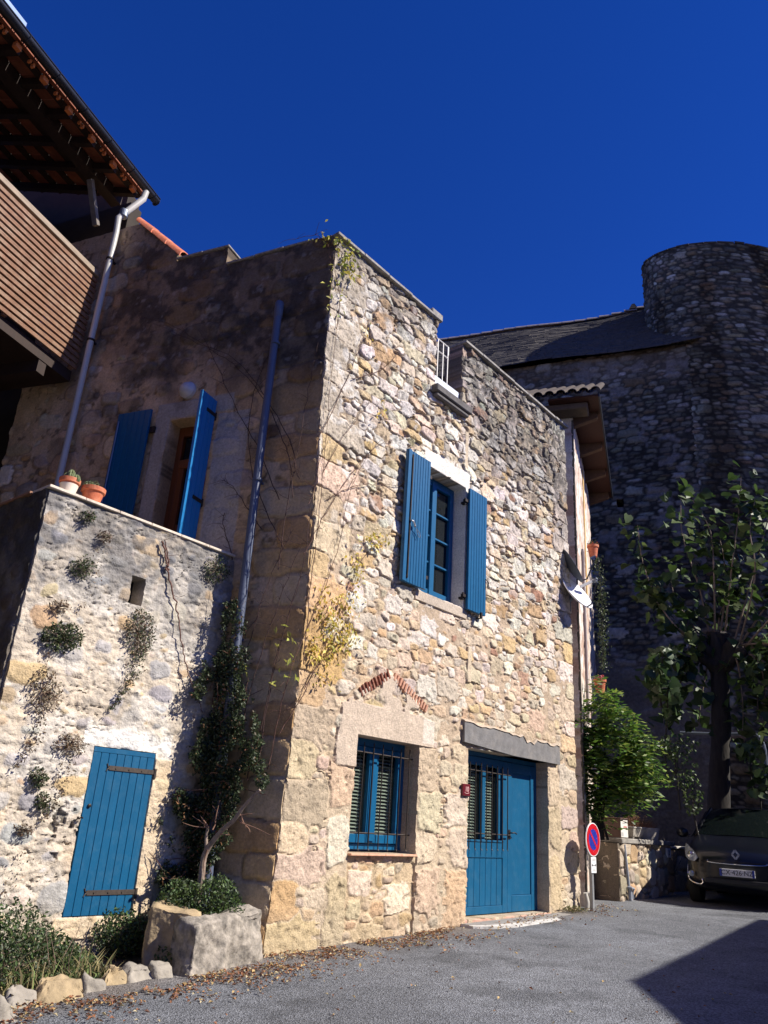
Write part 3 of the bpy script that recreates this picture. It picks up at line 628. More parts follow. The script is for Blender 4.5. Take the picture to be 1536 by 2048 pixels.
blind(3.5, 3.82, 1.06, 1.95, -0.285, door); blind(3.98, 4.26, 1.06, 1.95, -0.285, door)
m = MB(); m.box(FA, 3.26, 5.30, -1.2, -0.33, .17, 2.14); m.build('room_interior', M_BLACK, door)
m = MB(); R0, R1 = 4.505, 5.262                      # right leaf
m.box(FA, R0, R0 + .12, dd0, dd1 - .004, .18, 2.085); m.box(FA, R1 - .11, R1, dd0, dd1 - .004, .18, 2.085); m.box(FA, R0 + .12, R1 - .11, dd0, dd1 - .004, 1.95, 2.085); m.box(FA, R0 + .12, R1 - .11, dd0, dd1 - .004, .18, .38)
m.box(FA, R0 + .12, R1 - .11, dd0, dd1 - .022, .38, 1.95); m.build('door_leaf', M_BLUE2, door, bevel=0.006)
m = MB(); m.box(FA, 4.53, 4.575, dd1 - .004, dd1 + .004, 1.08, 1.2); m.tube([FA(4.55, dd1, 1.16), FA(4.55, dd1 + .05, 1.16), FA(4.60, dd1 + .055, 1.165), FA(4.66, dd1 + .05, 1.15)], 0.009, 8); m.tube([FA(4.55, dd1, 1.10), FA(4.55, dd1 + .012, 1.10)], 0.012, 8)
m.build('door_handle', M_IRON, door)
for vv in (1.86,):
    m = MB(); m.box(FA, 3.245, 3.262, -0.18, -0.03, vv - .06, vv + .06); m.build('door_hinge', M_IRON, door)
grille(3.40, 4.46, 1.13, 1.90, 0.93, 2.0, 8, -0.13, door, 0.03)
m = MB(); m.box(FA, 3.2, 5.36, -0.32, 0.012, 0.10, 0.168); m.build('threshold', pmat('reddish_threshold', lin(190, 150, 132), 0.85, var=0.2, vs=9, bump=0.3), house, bevel=0.01)
# front step with a whitewashed rim
def step_poly(off):
    pts = []
    for u, d in ((3.12, 0.02), (3.14, 0.18), (3.35, 0.33), (3.7, 0.41), (4.2, 0.44), (4.8, 0.42), (5.3, 0.38), (5.72, 0.33), (5.92, 0.2), (5.95, 0.02)): pts.append((u, max(0.02, d + off)))
    return pts
def slab(mb, pts, top, bot):
    n = len(pts); t = [FA(u, d, top(u)) for u, d in pts]; b = [FA(u, d, bot) for u, d in pts]; mb.poly(t[::-1])
    for i in range(n):
        j = (i + 1) % n; mb.poly([b[i], t[i], t[j], b[j]])
step = thing('door_step', 'low grey stone step with whitewashed front edge below the wide blue door', 'doorstep', FA(4.5, 0.2, 0.15))
m = MB(); slab(m, step_poly(0), lambda u: 0.125 + 0.012 * (u - 3.1), -0.2); m.build('whitewashed_rim', pmat('whitewash', (0.62, 0.60, 0.57), 0.9, var=0.2, vs=12, bump=0.5, bs=30, dirt=(0.25, 0.23, 0.2), damt=0.8), step)
m = MB(); slab(m, [(u, max(0.014, d * 0.66)) for u, d in step_poly(-0.02)], lambda u: 0.131 + 0.0125 * (u - 3.1), -0.2); m.build('tread', pmat('grey_step', (0.27, 0.255, 0.24), 0.9, var=0.3, vs=10, bump=0.5, bs=30, dirt=(0.12, 0.11, 0.1), damt=0.5), step)
# house number
def text_mesh(txt, fr, u, v, d, size, name, mat, parent, align='CENTER', ext=0.002):
    cu = bpy.data.curves.new('t', 'FONT'); cu.body = txt; cu.size = size; cu.extrude = ext; cu.align_x = align; cu.align_y = 'CENTER'
    to = bpy.data.objects.new('t', cu); COL.objects.link(to); dg = bpy.context.evaluated_depsgraph_get(); dg.update()
    me = bpy.data.meshes.new_from_object(to.evaluated_get(dg)); bpy.data.objects.remove(to); bpy.data.curves.remove(cu)
    for vv in me.vertices:
        c = vv.co.copy(); vv.co = Vector(fr(u + c.x, d + c.z, v + c.y))
    me.materials.clear(); me.name = name
    return link_mesh(name, me, mat, parent)
num = thing('house_number', 'small dark red enamel house number 10 beside the wide blue door', 'house number', FA(3.13, 0.04, 1.62))
m = MB(); m.box(FA, 3.05, 3.215, 0.02, 0.055, 1.555, 1.70); m.build('plate', pmat('red_enamel', lin(96, 22, 30), 0.35, var=0.1), num, bevel=0.006)
M_PALE = pmat('pale_pink_paint', lin(232, 190, 185), 0.5)
text_mesh('10', FA, 3.135, 1.636, 0.056, 0.085, 'digits', M_PALE, num)
m = MB(); m.tube([FA(3.13 + 0.05 * math.sin(a), 0.057, 1.605 - 0.018 * math.cos(a)) for a in np.linspace(-1.3, 1.3, 9)], 0.003, 5); m.build('curved_flourish', M_PALE, num)
# notch: rail, white panel, stone ledge
m = MB()
for vv in (7.86, 7.66): m.tube([FA(2.18, -0.06, vv), FA(2.56, -0.06, vv)], 0.011, 6)
for uu in (2.30, 2.43, 2.55): m.tube([FA(uu, -0.06, 6.95), FA(uu, -0.06, 7.86)], 0.010, 6)
m.tube([FA(2.56, -0.06, 7.86), FA(2.56, -0.06, 7.72)], 0.011, 6)
m.build('guard_rail', M_WHITE, house)
m = MB(); m.box(FA, 2.18, 2.83, -0.05, -0.03, 6.96, 7.20); m.build('rail_panel', pmat('grey_white_panel', lin(200, 205, 215), 0.5, var=0.05), house, bevel=0.004)
m = MB(); m.box(FA, 2.08, 2.96, -0.3, 0.13, 6.84, 6.955); m.box(FA, 2.12, 2.92, -0.3, 0.10, 6.78, 6.838); m.build('stone_ledge', pmat('dark_ledge', (0.12, 0.11, 0.105), 0.9, var=0.3, vs=14, bump=0.4, dirt=(0.05, 0.045, 0.04), damt=0.6), house, bevel=0.012)
m = MB(); m.box(FA, 2.30, 2.60, -1.9, -1.6, 6.9, 7.7); m.build('roof_terrace_post', M_WOODD, house)
m = MB(); m.box(FA, 0.30, 6.0, -4.3, -0.36, 6.6, 6.9); m.build('roof_terrace', pmat('terrace_floor', (0.25, 0.2, 0.16), 0.9), house)
m = MB(); m.box(FA, 5.94, 6.2, -4.4, -0.325, -0.3, 8.04); m.build('end_wall', pmat('end_wall_stone', (0.3, 0.26, 0.2), 0.95, var=0.3, vs=9, bump=0.6, bs=18), house)
# clay rain pipe end at the foot of the right corner
# ---- side door on the terrace
w = MB()
for a, b in ((1.46, 1.54), (2.06, 2.14)): w.box(FL, a, b, -0.27, -0.2, 3.0, 5.75)
w.box(FL, 1.54, 2.06, -0.27, -0.2, 5.62, 5.75); w.box(FL, 1.54, 2.06, -0.27, -0.19, 5.16, 5.28)
w.box(FL, 1.54, 2.06, -0.26, -0.2, 3.0, 3.2); w.box(FL, 1.54, 1.63, -0.26, -0.2, 3.2, 5.16); w.box(FL, 1.97, 2.06, -0.26, -0.2, 3.2, 5.16); w.box(FL, 1.63, 1.97, -0.26, -0.205, 4.32, 4.40)
sd = w.build('terrace_door', M_WOODO, house, bevel=0.004)
m = MB(); m.box(FL, 1.56, 2.04, -0.245, -0.24, 3.2, 5.62); m.build('pane', M_DGLASS, sd)
m = MB(); m.box(FL, 1.48, 2.12, -1.0, -0.31, 3.0, 5.74); m.build('room_interior', M_BLACK, sd)
m = MB(); planks(m, FL, 2.40, 2.93, 0.06, 0.098, 3.2, 5.92, 6)
o = m.build('shutter', M_BLUE, house, bevel=0.003); o['label'] = 'shaded blue shutter folded flat against the side wall'
h = MB(); h.tube([FL(2.89, 0.11, 3.3), FL(2.89, 0.11, 5.8)], 0.011, 6)
h.build('locking_rod', M_ZINC, o)
for vv in (5.6, 4.2): h = MB(); h.box(FL, 2.33, 2.42, 0.03, 0.06, vv, vv + .08); h.build('hinge', M_IRON, o)
FO = Frame(FL(1.43, 0.02, 0), 114 + 90, -90)       # open leaf standing square to the wall; u runs out from the wall
m = MB(); planks(m, FO, 0.02, 0.33, -0.038, 0.0, 3.2, 5.90, 4)
o = m.build('shutter', pmat('sunlit_blue_paint', lin(20, 112, 172), 0.4, var=0.07, vs=9, dirt=lin(60, 140, 180), dscale=14, damt=0.2, stretch=(1, 1, .15)), house, bevel=0.003); o['label'] = 'sunlit blue shutter standing open square to the side wall'  # blue paint lightened to carry the sun on this leaf
for vv in (5.70, 4.55):
    h = MB(); h.box(FO, 0.01, 0.20, -0.002, 0.008, vv - 0.022, vv + 0.022); h.tube([FO(0.0, -0.01, vv - .05), FO(0.0, -0.01, vv + .05)], 0.014, 6); h.build('strap_hinge', M_IRON, o)
m = MB(); c = FL(1.93, 0.0, 6.15); X_ = FL.u; 
m.lathe(c, [(0.115, 0.0), (0.115, 0.05), (0.10, 0.06), (0.085, 0.095), (0.05, 0.12), (0.0, 0.128)], 24, X_, Z, FL.n)
m.build('bulkhead_lamp', pmat('frosted_lamp', lin(190, 188, 190), 0.25, var=0.05, spec=0.6), house, smooth=True)
# blue-grey downpipe on the side wall
dp = thing('drainpipe', 'blue grey drainpipe running down the shaded side wall near the corner', 'downpipe', FL(0.66, 0.1, 0.4))
m = MB(); P = [FL(0.67, 0.10, 7.16), FL(0.665, 0.10, 5.0), FL(0.64, 0.10, 2.6), FL(0.62, 0.10, 0.15)]
m.tube(P, 0.048, 16); m.lathe(FL(0.67, 0.10, 7.0), [(0.05, -0.06), (0.056, -0.05), (0.056, 0.14), (0.048, 0.16)], 16)
m.build('pipe', pmat('blue_grey_pipe', lin(84, 92, 112), 0.5, var=0.1, vs=5), dp, smooth=True)
for vv in (6.55, 4.72, 2.9, 1.2):
    m = MB(); m.lathe(FL(0.655, 0.10, vv), [(0.052, -0.014), (0.058, -0.014), (0.058, 0.014), (0.052, 0.014)], 16); m.box(FL, 0.64, 0.67, -0.02, 0.06, vv - .012, vv + .012); m.build('clip', MATS['blue_grey_pipe'], dp)
# ================================================================ TERRACE
terrace = thing('terrace_wall', 'rough white plastered retaining wall with grey lichen top and small blue cellar door', 'wall', FT(-1.1, 0, 0))
def terr_style(U, V):
    seeds = pack(-2.6, 0.3, -0.35, 4.0, [(0.24, 0.4, 0.14, 0.26, 40, 0, 9), (0.14, 0.26, 0.09, 0.16, 220, 0, 9), (0.1, 0.18, 0.06, 0.1, 700, 0, 9), (0.06, 0.1, 0.04, 0.07, 1200, 0, 9)], 25)
    idx, m, Uw, Vw = rubble(U, V, seeds, 2.4, 0.05, 23); n = len(seeds)
    sc = stone_cols(n, [(0.47, 0.36, 0.23), (0.40, 0.385, 0.37), (0.28, 0.275, 0.28), (0.50, 0.36, 0.20), (0.40, 0.25, 0.15), (0.54, 0.48, 0.39)], [24, 24, 22, 14, 4, 16], 24, 0.1)
    rdm = np.random.default_rng(26).random(n); cover = fbm(U, V, 0.5, 260, 4)
    mm = m - np.where(rdm[idx] < 0.20, 0.09, 0.008) * sst(0.3, 0.55, cover) - 0.008
    stone = sst(-0.003, 0.012, mm)
    r1 = fbm(U * .6, V * 1.25, 0.05, 270, 4) - 0.5; r2 = fbm(U * .7, V * 1.2, 0.14, 271, 4) - 0.5; r3 = fbm(U, V, 0.4, 272, 3) - 0.5
    ridge = np.abs(fbm(U * 0.7, V * 1.5, 0.11, 273, 4) - 0.5)
    h = stone * (0.014 * sst(0, 0.03, mm) + 0.014 * r1) + (1 - stone) * (0.028 * r1 + 0.010 * (ridge * 4 - 0.6) + 0.004 + (fbm(U, V, 0.026, 269, 2) - 0.5) * 0.012) + 0.020 * r2 + 0.04 * r3
    pc = np.array([0.545, 0.47, 0.375]) * (0.74 + 0.48 * fbm(U, V, 0.2, 274, 5))[..., None]
    pc = mixc(pc, np.broadcast_to(np.array([0.64, 0.49, 0.33]), pc.shape), sst(0.5, 0.64, fbm(U, V, 0.55, 275, 4)) * sst(2.4, 1.2, V) * 0.6)
    pc = mixc(pc, np.broadcast_to(np.array([0.66, 0.63, 0.58]), pc.shape), sst(0.52, 0.66, fbm(U, V, 0.3, 276, 4)) * 0.5)
    col = mixc(pc, sc[idx] * (0.75 + 0.5 * fbm(U, V, 0.1, 277, 4))[..., None], stone * 0.9)
    crev = sst(0.026, 0.0, ridge) * (1 - stone) * sst(0.45, 0.6, cover); h = h - 0.016 * crev; col *= (1 - 0.42 * crev)[..., None]
    g = sst(0.0, 1.0, (V - 2.65) * 1.2 + 1.8 * (fbm(U, V, 0.45, 280, 5) - 0.5)) * (0.5 + 0.5 * sst(0.36, 0.56, fbm(U, V, 0.12, 281, 4))) * 0.82
    lich = np.array([0.135, 0.135, 0.14]) * (0.55 + 0.9 * fbm(U, V, 0.1, 282, 4))[..., None]
    g5 = sst(0.6, 0.75, fbm(U, V, 0.16, 283, 4)) * 0.35
    col = mixc(col, lich, np.maximum(g, g5 * (1 - stone)))
    foot = sst(0.5, 0.0, V + 0.5 * (fbm(U, V, 0.3, 284, 4) - 0.5)) * 0.5; col = mixc(col, np.broadcast_to(np.array([0.35, 0.29, 0.21]), col.shape), foot)
    # pitted stone beside the door
    d = np.hypot((U + 1.42) / 0.13, (V - 0.95) / 0.22); pt = (d < 1) * sst(0.60, 0.68, fbm(U, V, 0.045, 285, 2)); h -= 0.03 * pt; col *= (1 - 0.7 * pt)[..., None]
    # dressed stones framing the door, pale lime above it
    fr_ = ((U > -0.61) & (U < -0.42) & (V > 0.25) & (V < 1.62)) | ((U > -1.36) & (U < -0.5) & (V > 0.12) & (V < 0.275))
    kk = fr_ * 0.7; h = h * (1 - kk * 0.6) + 0.02 * kk; col = mixc(col, np.array([0.60, 0.46, 0.29]) * (0.8 + 0.4 * fbm(U, V, 0.12, 286, 4))[..., None], kk)
    lm = sst(0.16, 0.02, np.abs(V - 1.76) + 0.12 * (fbm(U, V, 0.12, 287, 3) - 0.5)) * (U > -1.4) * (U < -0.45) * 0.8; col = mixc(col, np.broadcast_to(np.array([0.82, 0.80, 0.75]), col.shape), lm)
    return h, col
CDOOR = (-1.285, -0.615, 0.285, 1.675); HOLE = (-1.22, -1.06, 3.02, 3.30)
wall('front_face', FT, -2.21, 0.06, -0.35, 3.85, 0.0115, terr_style, M_PLASTER, terrace, [CDOOR, HOLE], lambda U, V: V < 3.87 - 0.03 * (U + 2.2) / 2.2, 0.22)
FTE = Frame(FT(-2.225, 0.0, 0), 40.758 - 90, -90)
def dark_style(U, V):  # front plaster darkened: the shade of the end face is in the colour
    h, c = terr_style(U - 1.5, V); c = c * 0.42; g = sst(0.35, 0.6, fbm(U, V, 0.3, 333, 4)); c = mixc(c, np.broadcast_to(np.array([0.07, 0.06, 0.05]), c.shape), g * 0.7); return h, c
wall('end_face', FTE, 0.03, 3.2, -0.35, 3.86, 0.022, dark_style, M_PLASTER, terrace, (), None, 0.2)
mb = MB(); mb.hexa([FT(*p) for p in ((-1.30, -0.30, 2.9), (-1.0, -0.30, 2.9), (-1.0, -0.21, 2.9), (-1.30, -0.21, 2.9), (-1.30, -0.30, 3.4), (-1.0, -0.30, 3.4), (-1.0, -0.21, 3.4), (-1.30, -0.21, 3.4))]); mb.build('putlog_hole', M_BLACK, terrace)
M_CT = pmat('pale_coping_tile', lin(214, 200, 182), 0.8, var=0.15, vs=10, bump=0.3, dirt=lin(120, 105, 90), dscale=9, damt=0.5)
mb = MB()
for i in range(6): 
    a = -2.235 + i * 0.372; b = a + 0.368; za = 3.865 - 0.03 * i / 6; mb.hexa([FT(a, -0.3, za), FT(b, -0.3, za - .005), FT(b, 0.03, za - .005), FT(a, 0.03, za), FT(a, -0.3, za + .028), FT(b, -0.3, za + .023), FT(b, 0.03, za + .023), FT(a, 0.03, za + .028)])
mb.build('coping', M_CT, terrace, bevel=0.004)
mb = MB()
for i in range(8): mb.box(FTE, 0.31 + i * 0.36, 0.31 + i * 0.36 + 0.355, -0.3, 0.03, 3.866, 3.893)
mb.build('coping', pmat('brown_coping_tile', lin(150, 110, 85), 0.8, var=0.2, vs=10, bump=0.3), terrace, bevel=0.004)
mb = MB(); pts = [FT(-2.0, -0.25, 0), FT(0.0, -0.25, 0), FL(1.0, 0.03, 0), FL(3.6, 0.03, 0), FTE(3.0, -0.25, 0)]
mb.poly([p + Z * 3.0 for p in pts]); mb.build('terrace_floor', M_COPE, terrace)
m = MB(); planks(m, FT, CDOOR[0] + .006, CDOOR[1] - .006, -0.05, 0.008, CDOOR[2] + .006, CDOOR[3] - .05, 8, 0.006); m.box(FT, CDOOR[0] + .006, CDOOR[1] - .006, -0.05, 0.010, CDOOR[3] - .05, CDOOR[3] - .006)
cd = m.build('cellar_door', M_BLUE2, terrace, bevel=0.003)
for vv in (1.50, 0.47):
    m = MB(); m.box(FT, CDOOR[0] + .19, CDOOR[1] + .02, 0.0085, 0.016, vv - 0.02, vv + 0.02)
    P = [FT(CDOOR[0] + .19, 0.012, vv), FT(CDOOR[0] + .175, 0.012, vv + .012), FT(CDOOR[0] + .165, 0.012, vv + .035)]; m.tube(P, 0.006, 6)
    P = [FT(CDOOR[0] + .19, 0.012, vv), FT(CDOOR[0] + .175, 0.012, vv - .012), FT(CDOOR[0] + .165, 0.012, vv - .03)]; m.tube(P, 0.006, 6)
    m.tube([FT(CDOOR[1] + .015, 0.012, vv - .055), FT(CDOOR[1] + .015, 0.012, vv + .03)], 0.016, 8); m.tube([FT(CDOOR[1] + .015, 0.012, vv - .055), FT(CDOOR[1] + .012, -0.03, vv - .09)], 0.012, 6)
    for q in (0.26, 0.40, 0.54): m.tube([FT(CDOOR[0] + q, 0.014, vv), FT(CDOOR[0] + q, 0.022, vv)], 0.008, 8)
    m.build('strap_hinge', pmat('brown_iron', (0.07, 0.055, 0.045), 0.6, 0.4, var=0.3, vs=40), cd)
m = MB(); m.lathe(FT(CDOOR[0] + .06, 0.01, 1.17), [(0.016, 0), (0.016, 0.012), (0.007, 0.016)], 10, FT.u, Z, FT.n); m.build('key_plate', M_IRON, cd)
m = MB(); m.tube([FT(CDOOR[0] - .03, 0.0, 1.06), FT(CDOOR[0] - .035, 0.05, 1.06), FT(CDOOR[0] - .02, 0.055, 1.075), FT(CDOOR[0] + 0.0, 0.045, 1.065)], 0.007, 6); m.build('wall_latch', M_IRON, terrace)
# ================================================================ TIMBER GALLERY HOUSE (left)
FG = Frame(FL(3.9, 0.10, 0), 19.7, 90)
lefth = thing('gallery_house', 'house with slatted timber gallery and deep tiled eaves seen from below', 'house', FG(-2, 0, 0))
M_SLAT = pmat('sun_bleached_slats', lin(126, 90, 66), 0.75, var=0.35, vs=7, bump=0.4, bs=30, stretch=(1.2, 1.2, 7), dirt=lin(168, 148, 126), dscale=3.5, damt=0.65)
m = MB(); n = 17
for k in range(n):
    v = 6.78 + k * (8.34 - 6.78) / n; m.box(FG, -9.0, 0.02, -0.012, 0.012, v, v + 0.056)
for uu in (-0.06, -1.3, -2.6, -3.9, -5.2, -6.5): m.box(FG, uu - 0.03, uu + 0.03, -0.055, -0.0125, 6.76, 8.34)
m.build('slat_panel', M_SLAT, lefth)
m = MB(); m.box(FG, -9, 0.03, -0.05, 0.03, 8.345, 8.43); m.build('top_rail', pmat('grey_rail', lin(150, 132, 112), 0.7, var=0.25, vs=6, bump=0.3, stretch=(1, 1, 5)), lefth, bevel=0.004)
m = MB(); m.box(FG, -9, 0.02, -3.6, -0.06, 6.60, 6.76); m.build('gallery_floor', M_WOODD, lefth)
m = MB(); m.box(FG, -9, 2.2, -3.9, -3.6, -0.3, 10.8); m.build('back_wall', pmat('shaded_render', (0.035, 0.027, 0.02), 0.95, var=0.3, vs=3), lefth)  # render made near black, shade under the eaves painted into it
FP = Frame(FL(4.9, -0.6, 0), -66, -90)
m = MB(); m.box(FL, 4.05, 7.5, -0.6, -0.35, 3.0, 10.2); m.hexa([FL(4.45, -.9, 3), FL(8.5, -.9, 3), FL(8.5, -.62, 3), FL(4.45, -.62, 3), FL(4.45, -.9, 10.78), FL(8.5, -.9, 12.3), FL(8.5, -.62, 12.3), FL(4.45, -.62, 10.78)]); m.build('gable_infill', MATS['shaded_render'], lefth)  # dark filler added where the shaded gap under the roof shows
m = MB(); m.box(FP, 0.0, 9.0, -0.4, 0.0, -0.3, 9.0); m.build('passage_wall', MATS['shaded_render'], lefth)
m = MB(); m.box(FG, -9, -1.9, -3.6, -1.6, -0.3, 6.6); m.build('ground_floor', MATS['shaded_render'], lefth)
for k in range(6):
    m = MB(); uu = -0.5 - k * 1.1; m.box(FG, uu - .07, uu + .07, -3.5, -0.07, 6.42, 6.598); m.build('floor_joist', M_WOODD, lefth)
m = MB(); m.beam(FG(-0.06, -0.16, 7.2), FG(-0.06, -0.16, 10.0), 0.12, 0.12); m.build('post', M_WOODG, lefth, bevel=0.005)
m = MB(); m.beam(FG(0.0, -0.25, 9.35), FG(-0.32, -0.25, 9.95), 0.07, 0.09, FG.n); m.build('brace', M_WOODG, lefth, bevel=0.004)
EV = 10.03; SL = 0.30                               # eave height and roof slope (rise per metre)
def roofp(u, d, off=0.0): return FG(u, d, EV + SL * (0.30 - d) + off)
m = MB(); m.box(FG, -9, 0.3, -0.34, -0.16, 10.0, 10.16); m.build('wall_plate', M_WOODD, lefth)
for k in range(19):
    uu = 0.12 - k * 0.5; m = MB(); a, b = roofp(uu, 0.24, -0.06), roofp(uu, -3.4, -0.06); m.beam(a, b, 0.085, 0.11); m.build('rafter', M_WOODD, lefth)
for k in range(9):
    m = MB(); d = 0.16 - k * 0.40; m.beam(roofp(0.3, d, 0.012), roofp(-9, d, 0.012), 0.11, 0.03); m.build('roof_batten', M_WOODD, lefth)
M_TILEU = pmat('roof_tile', lin(136, 76, 52), 0.85, var=0.3, vs=7, bump=0.3, dirt=lin(120, 90, 74), dscale=5, damt=0.5)
m = MB()
for k in range(46):
    uu = 0.30 - k * 0.205; m.hexa([roofp(uu - 0.198, 0.30, 0.03), roofp(uu, 0.30, 0.03), roofp(uu, -3.5, 0.03), roofp(uu - 0.198, -3.5, 0.03), roofp(uu - .198, 0.30, 0.055), roofp(uu, 0.30, 0.055), roofp(uu, -3.5, 0.055), roofp(uu - .198, -3.5, 0.055)])
for k in range(46):
    uu = 0.20 - k * 0.205; canal(m, roofp(uu, 0.33, 0.055), roofp(uu, -3.5, 0.055), 0.085, 0.085, FG.u, 0.012, 6)
m.build('roof_tiles', M_TILEU, lefth)
for k in range(11):                                  # tile ends that catch the sun just under the gutter
    uu = 0.02 - k * 0.49; m = MB(); m.box(FG, uu - .045, uu + .045, 0.235, 0.30, EV - 0.10, EV - 0.022); m.build('eave_block', pmat('orange_tile_end', lin(205, 118, 62), 0.8, var=0.2, vs=12), lefth)
    for q in (0.21, 0.27):
        m = MB(); m.box(FG, uu - q - .014, uu - q + .014, 0.24, 0.29, EV - 0.09 + (q - .2) * .3, EV - 0.028); m.build('tile_end', MATS['orange_tile_end'], lefth)
m = MB(); prof = []
for s in (-1, 1): pass
base = []
for uu in (-9.2, 0.42):
    for rr_ in (0.075, 0.068):
        for j in range(11):
            a = math.pi * j / 10; m.v.append(tuple(FG(uu, 0.40 - math.cos(a) * rr_, EV + 0.045 - math.sin(a) * rr_)))
for j in range(10):
    m.f += [(j, j + 1, 22 + j + 1, 22 + j), (11 + j + 1, 11 + j, 33 + j, 33 + j + 1), (j + 1, j, 11 + j, 11 + j + 1), (22 + j, 22 + j + 1, 33 + j + 1, 33 + j)]
m.tube([FG(-9.2, 0.478, EV + 0.045), FG(0.42, 0.478, EV + 0.045)], 0.009, 6)
M_GUT = pmat('dark_zinc', lin(58, 60, 66), 0.4, 0.6, var=0.2, vs=4)
gut = m.build('gutter', M_GUT, lefth, smooth=True)
m = MB(); m.lathe(FG(0.425, 0.40, EV + 0.012), [(0.0, 0), (0.07, 0), (0.07, 0.008), (0, 0.008)], 14, FG.n, Z, FG.u); m.build('gutter_end', M_GUT, gut)
for k in range(12):
    m = MB(); uu = 0.3 - k * 0.55; m.tube([FG(uu, 0.40 - math.cos(a) * 0.082, EV + 0.045 - math.sin(a) * 0.082) for a in np.linspace(0, math.pi, 8)], 0.007, 5); m.build('gutter_bracket', M_GUT, gut)
M_DP = pmat('white_pipe', lin(186, 184, 176), 0.4, var=0.10, vs=5, dirt=lin(130, 124, 116), damt=0.3)
lp0 = FL(3.70, 0.14, 9.35)
m = MB(); m.tube([FG(0.16, 0.40, EV - 0.02), FG(0.16, 0.38, EV - 0.16), lp0 + 0.35 * (FG(0.16, 0.38, EV - 0.16) - lp0), lp0, FL(3.70, 0.12, 9.1), FL(3.70, 0.12, 7.0), FL(3.68, 0.12, 3.1)], [0.05, 0.05, 0.047, 0.045, 0.043, 0.043, 0.043], 16)
dpo = m.build('downpipe', M_DP, lefth, smooth=True)
m = MB(); m.lathe(lp0 + 0.2 * (FG(0.16, 0.38, EV - 0.16) - lp0), [(0.058, -0.06), (0.064, -0.05), (0.064, 0.06), (0.058, 0.07)], 16); m.build('joint_collar', M_ZINC, dpo)
for vv in (8.6, 7.2):
    m = MB(); m.lathe(FL(3.70, 0.12, vv), [(0.052, -0.015), (0.058, -0.012), (0.058, 0.012), (0.052, 0.015)], 16); m.box(FL, 3.685, 3.715, -0.02, 0.07, vv - .012, vv + .012); m.build('pipe_clip', M_IRON, dpo)
# rendered dormer that rises above the eave at the top left
m = MB(); P0 = at_dist((-40, 40), 11.0); P1 = at_dist((34, 40), 11.0)
FD = Frame(np.array([P1[0], P1[1], 0]), 19.7, 90); m.box(FD, -2.6, 0.0, -2.0, 0.0, 10.2, 12.6); m.build('dormer_wall', pmat('cream_render', lin(205, 190, 160), 0.9, var=0.1, vs=6), lefth)
m = MB(); m.box(FD, 0.0, 0.03, -2.0, 0.04, 10.2, 12.7); m.box(FD, -2.6, 0.09, -2.0, 0.12, 12.7, 12.78); m.build('dormer_flashing', pmat('blue_grey_flashing', lin(105, 125, 160), 0.4, 0.4, var=0.1), lefth)
# ================================================================ NEIGHBOUR HOUSE (right, seen edge on)
FN = Frame(FA(6.60, -0.045, 0), 19.3, 90)
nb = thing('neighbour_house', 'narrow view of a white roughcast house with brown eaves behind the satellite dishes', 'house', FN.O)
def nb_style(U, V):
    r1 = fbm(U, V, 0.10, 401, 4) - 0.5; r2 = fbm(U, V, 0.35, 402, 4) - 0.5; k = fbm(U, V, 0.2, 403, 4)
    c = mixc(np.broadcast_to(np.array([0.62, 0.53, 0.45]), U.shape + (3,)), np.broadcast_to(np.array([0.48, 0.34, 0.27]), U.shape + (3,)), sst(0.48, 0.6, k)); c = mixc(c, np.broadcast_to(np.array([0.72, 0.68, 0.62]), c.shape), sst(0.55, 0.7, fbm(U, V, 0.25, 404, 3)))
    return 0.03 * r1 + 0.02 * r2, c
wall('street_wall', FN, 0, 4.0, -0.3, 8.58, 0.03, nb_style, M_PLASTER, nb, (), None, 0.3)
FNE = Frame(FN(0, 0, 0), 40.758 - 90, -90)
def nbe_style(U, V):  # return coloured dark to carry the shade on this side
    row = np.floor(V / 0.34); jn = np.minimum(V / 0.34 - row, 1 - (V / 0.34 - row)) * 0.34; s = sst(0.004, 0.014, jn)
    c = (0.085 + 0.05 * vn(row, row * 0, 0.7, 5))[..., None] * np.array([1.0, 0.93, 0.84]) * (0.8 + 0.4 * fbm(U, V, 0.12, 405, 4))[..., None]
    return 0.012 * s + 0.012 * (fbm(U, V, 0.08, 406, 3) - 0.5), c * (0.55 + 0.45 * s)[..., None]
wall('quoined_return', FNE, 0.0, 0.9, -0.3, 8.46, 0.02, nbe_style, M_PLASTER, nb, (), None, 0.012)
NE = 8.65
M_SOF = pmat('eave_boards', lin(64, 34, 24), 0.75, var=0.3, vs=6, stretch=(6, 6, 1))
m = MB(); m.box(FN, -0.55, 4.3, -0.4, 0.50, NE - 0.03, NE); m.build('eave_soffit', M_SOF, nb)
m = MB(); m.box(FN, -0.57, 4.32, 0.50, 0.53, NE - 0.06, NE + 0.03); m.build('fascia', M_GUT, nb)
for uu in (0.1, 1.4, 2.7, 4.0):
    m = MB(); m.hexa([FN(uu - .06, 0.0, NE - 0.30), FN(uu + .06, 0.0, NE - .30), FN(uu + .06, 0.44, NE - .16), FN(uu - .06, 0.44, NE - .16), FN(uu - .06, 0.0, NE - .035), FN(uu + .06, 0.0, NE - .035), FN(uu + .06, 0.44, NE - .035), FN(uu - .06, 0.44, NE - .035)]); m.build('rafter_foot', pmat('weathered_rafter', lin(84, 62, 46), 0.8, var=0.25), nb)
m = MB(); m.box(FN, -0.40, -0.02, -3.0, 0.30, NE - 0.16, NE - 0.04); m.build('plaster_cornice', pmat('cornice', (0.10, 0.075, 0.055), 0.9, var=0.25, vs=8), nb, bevel=0.02)
m = MB(); sl = 0.62
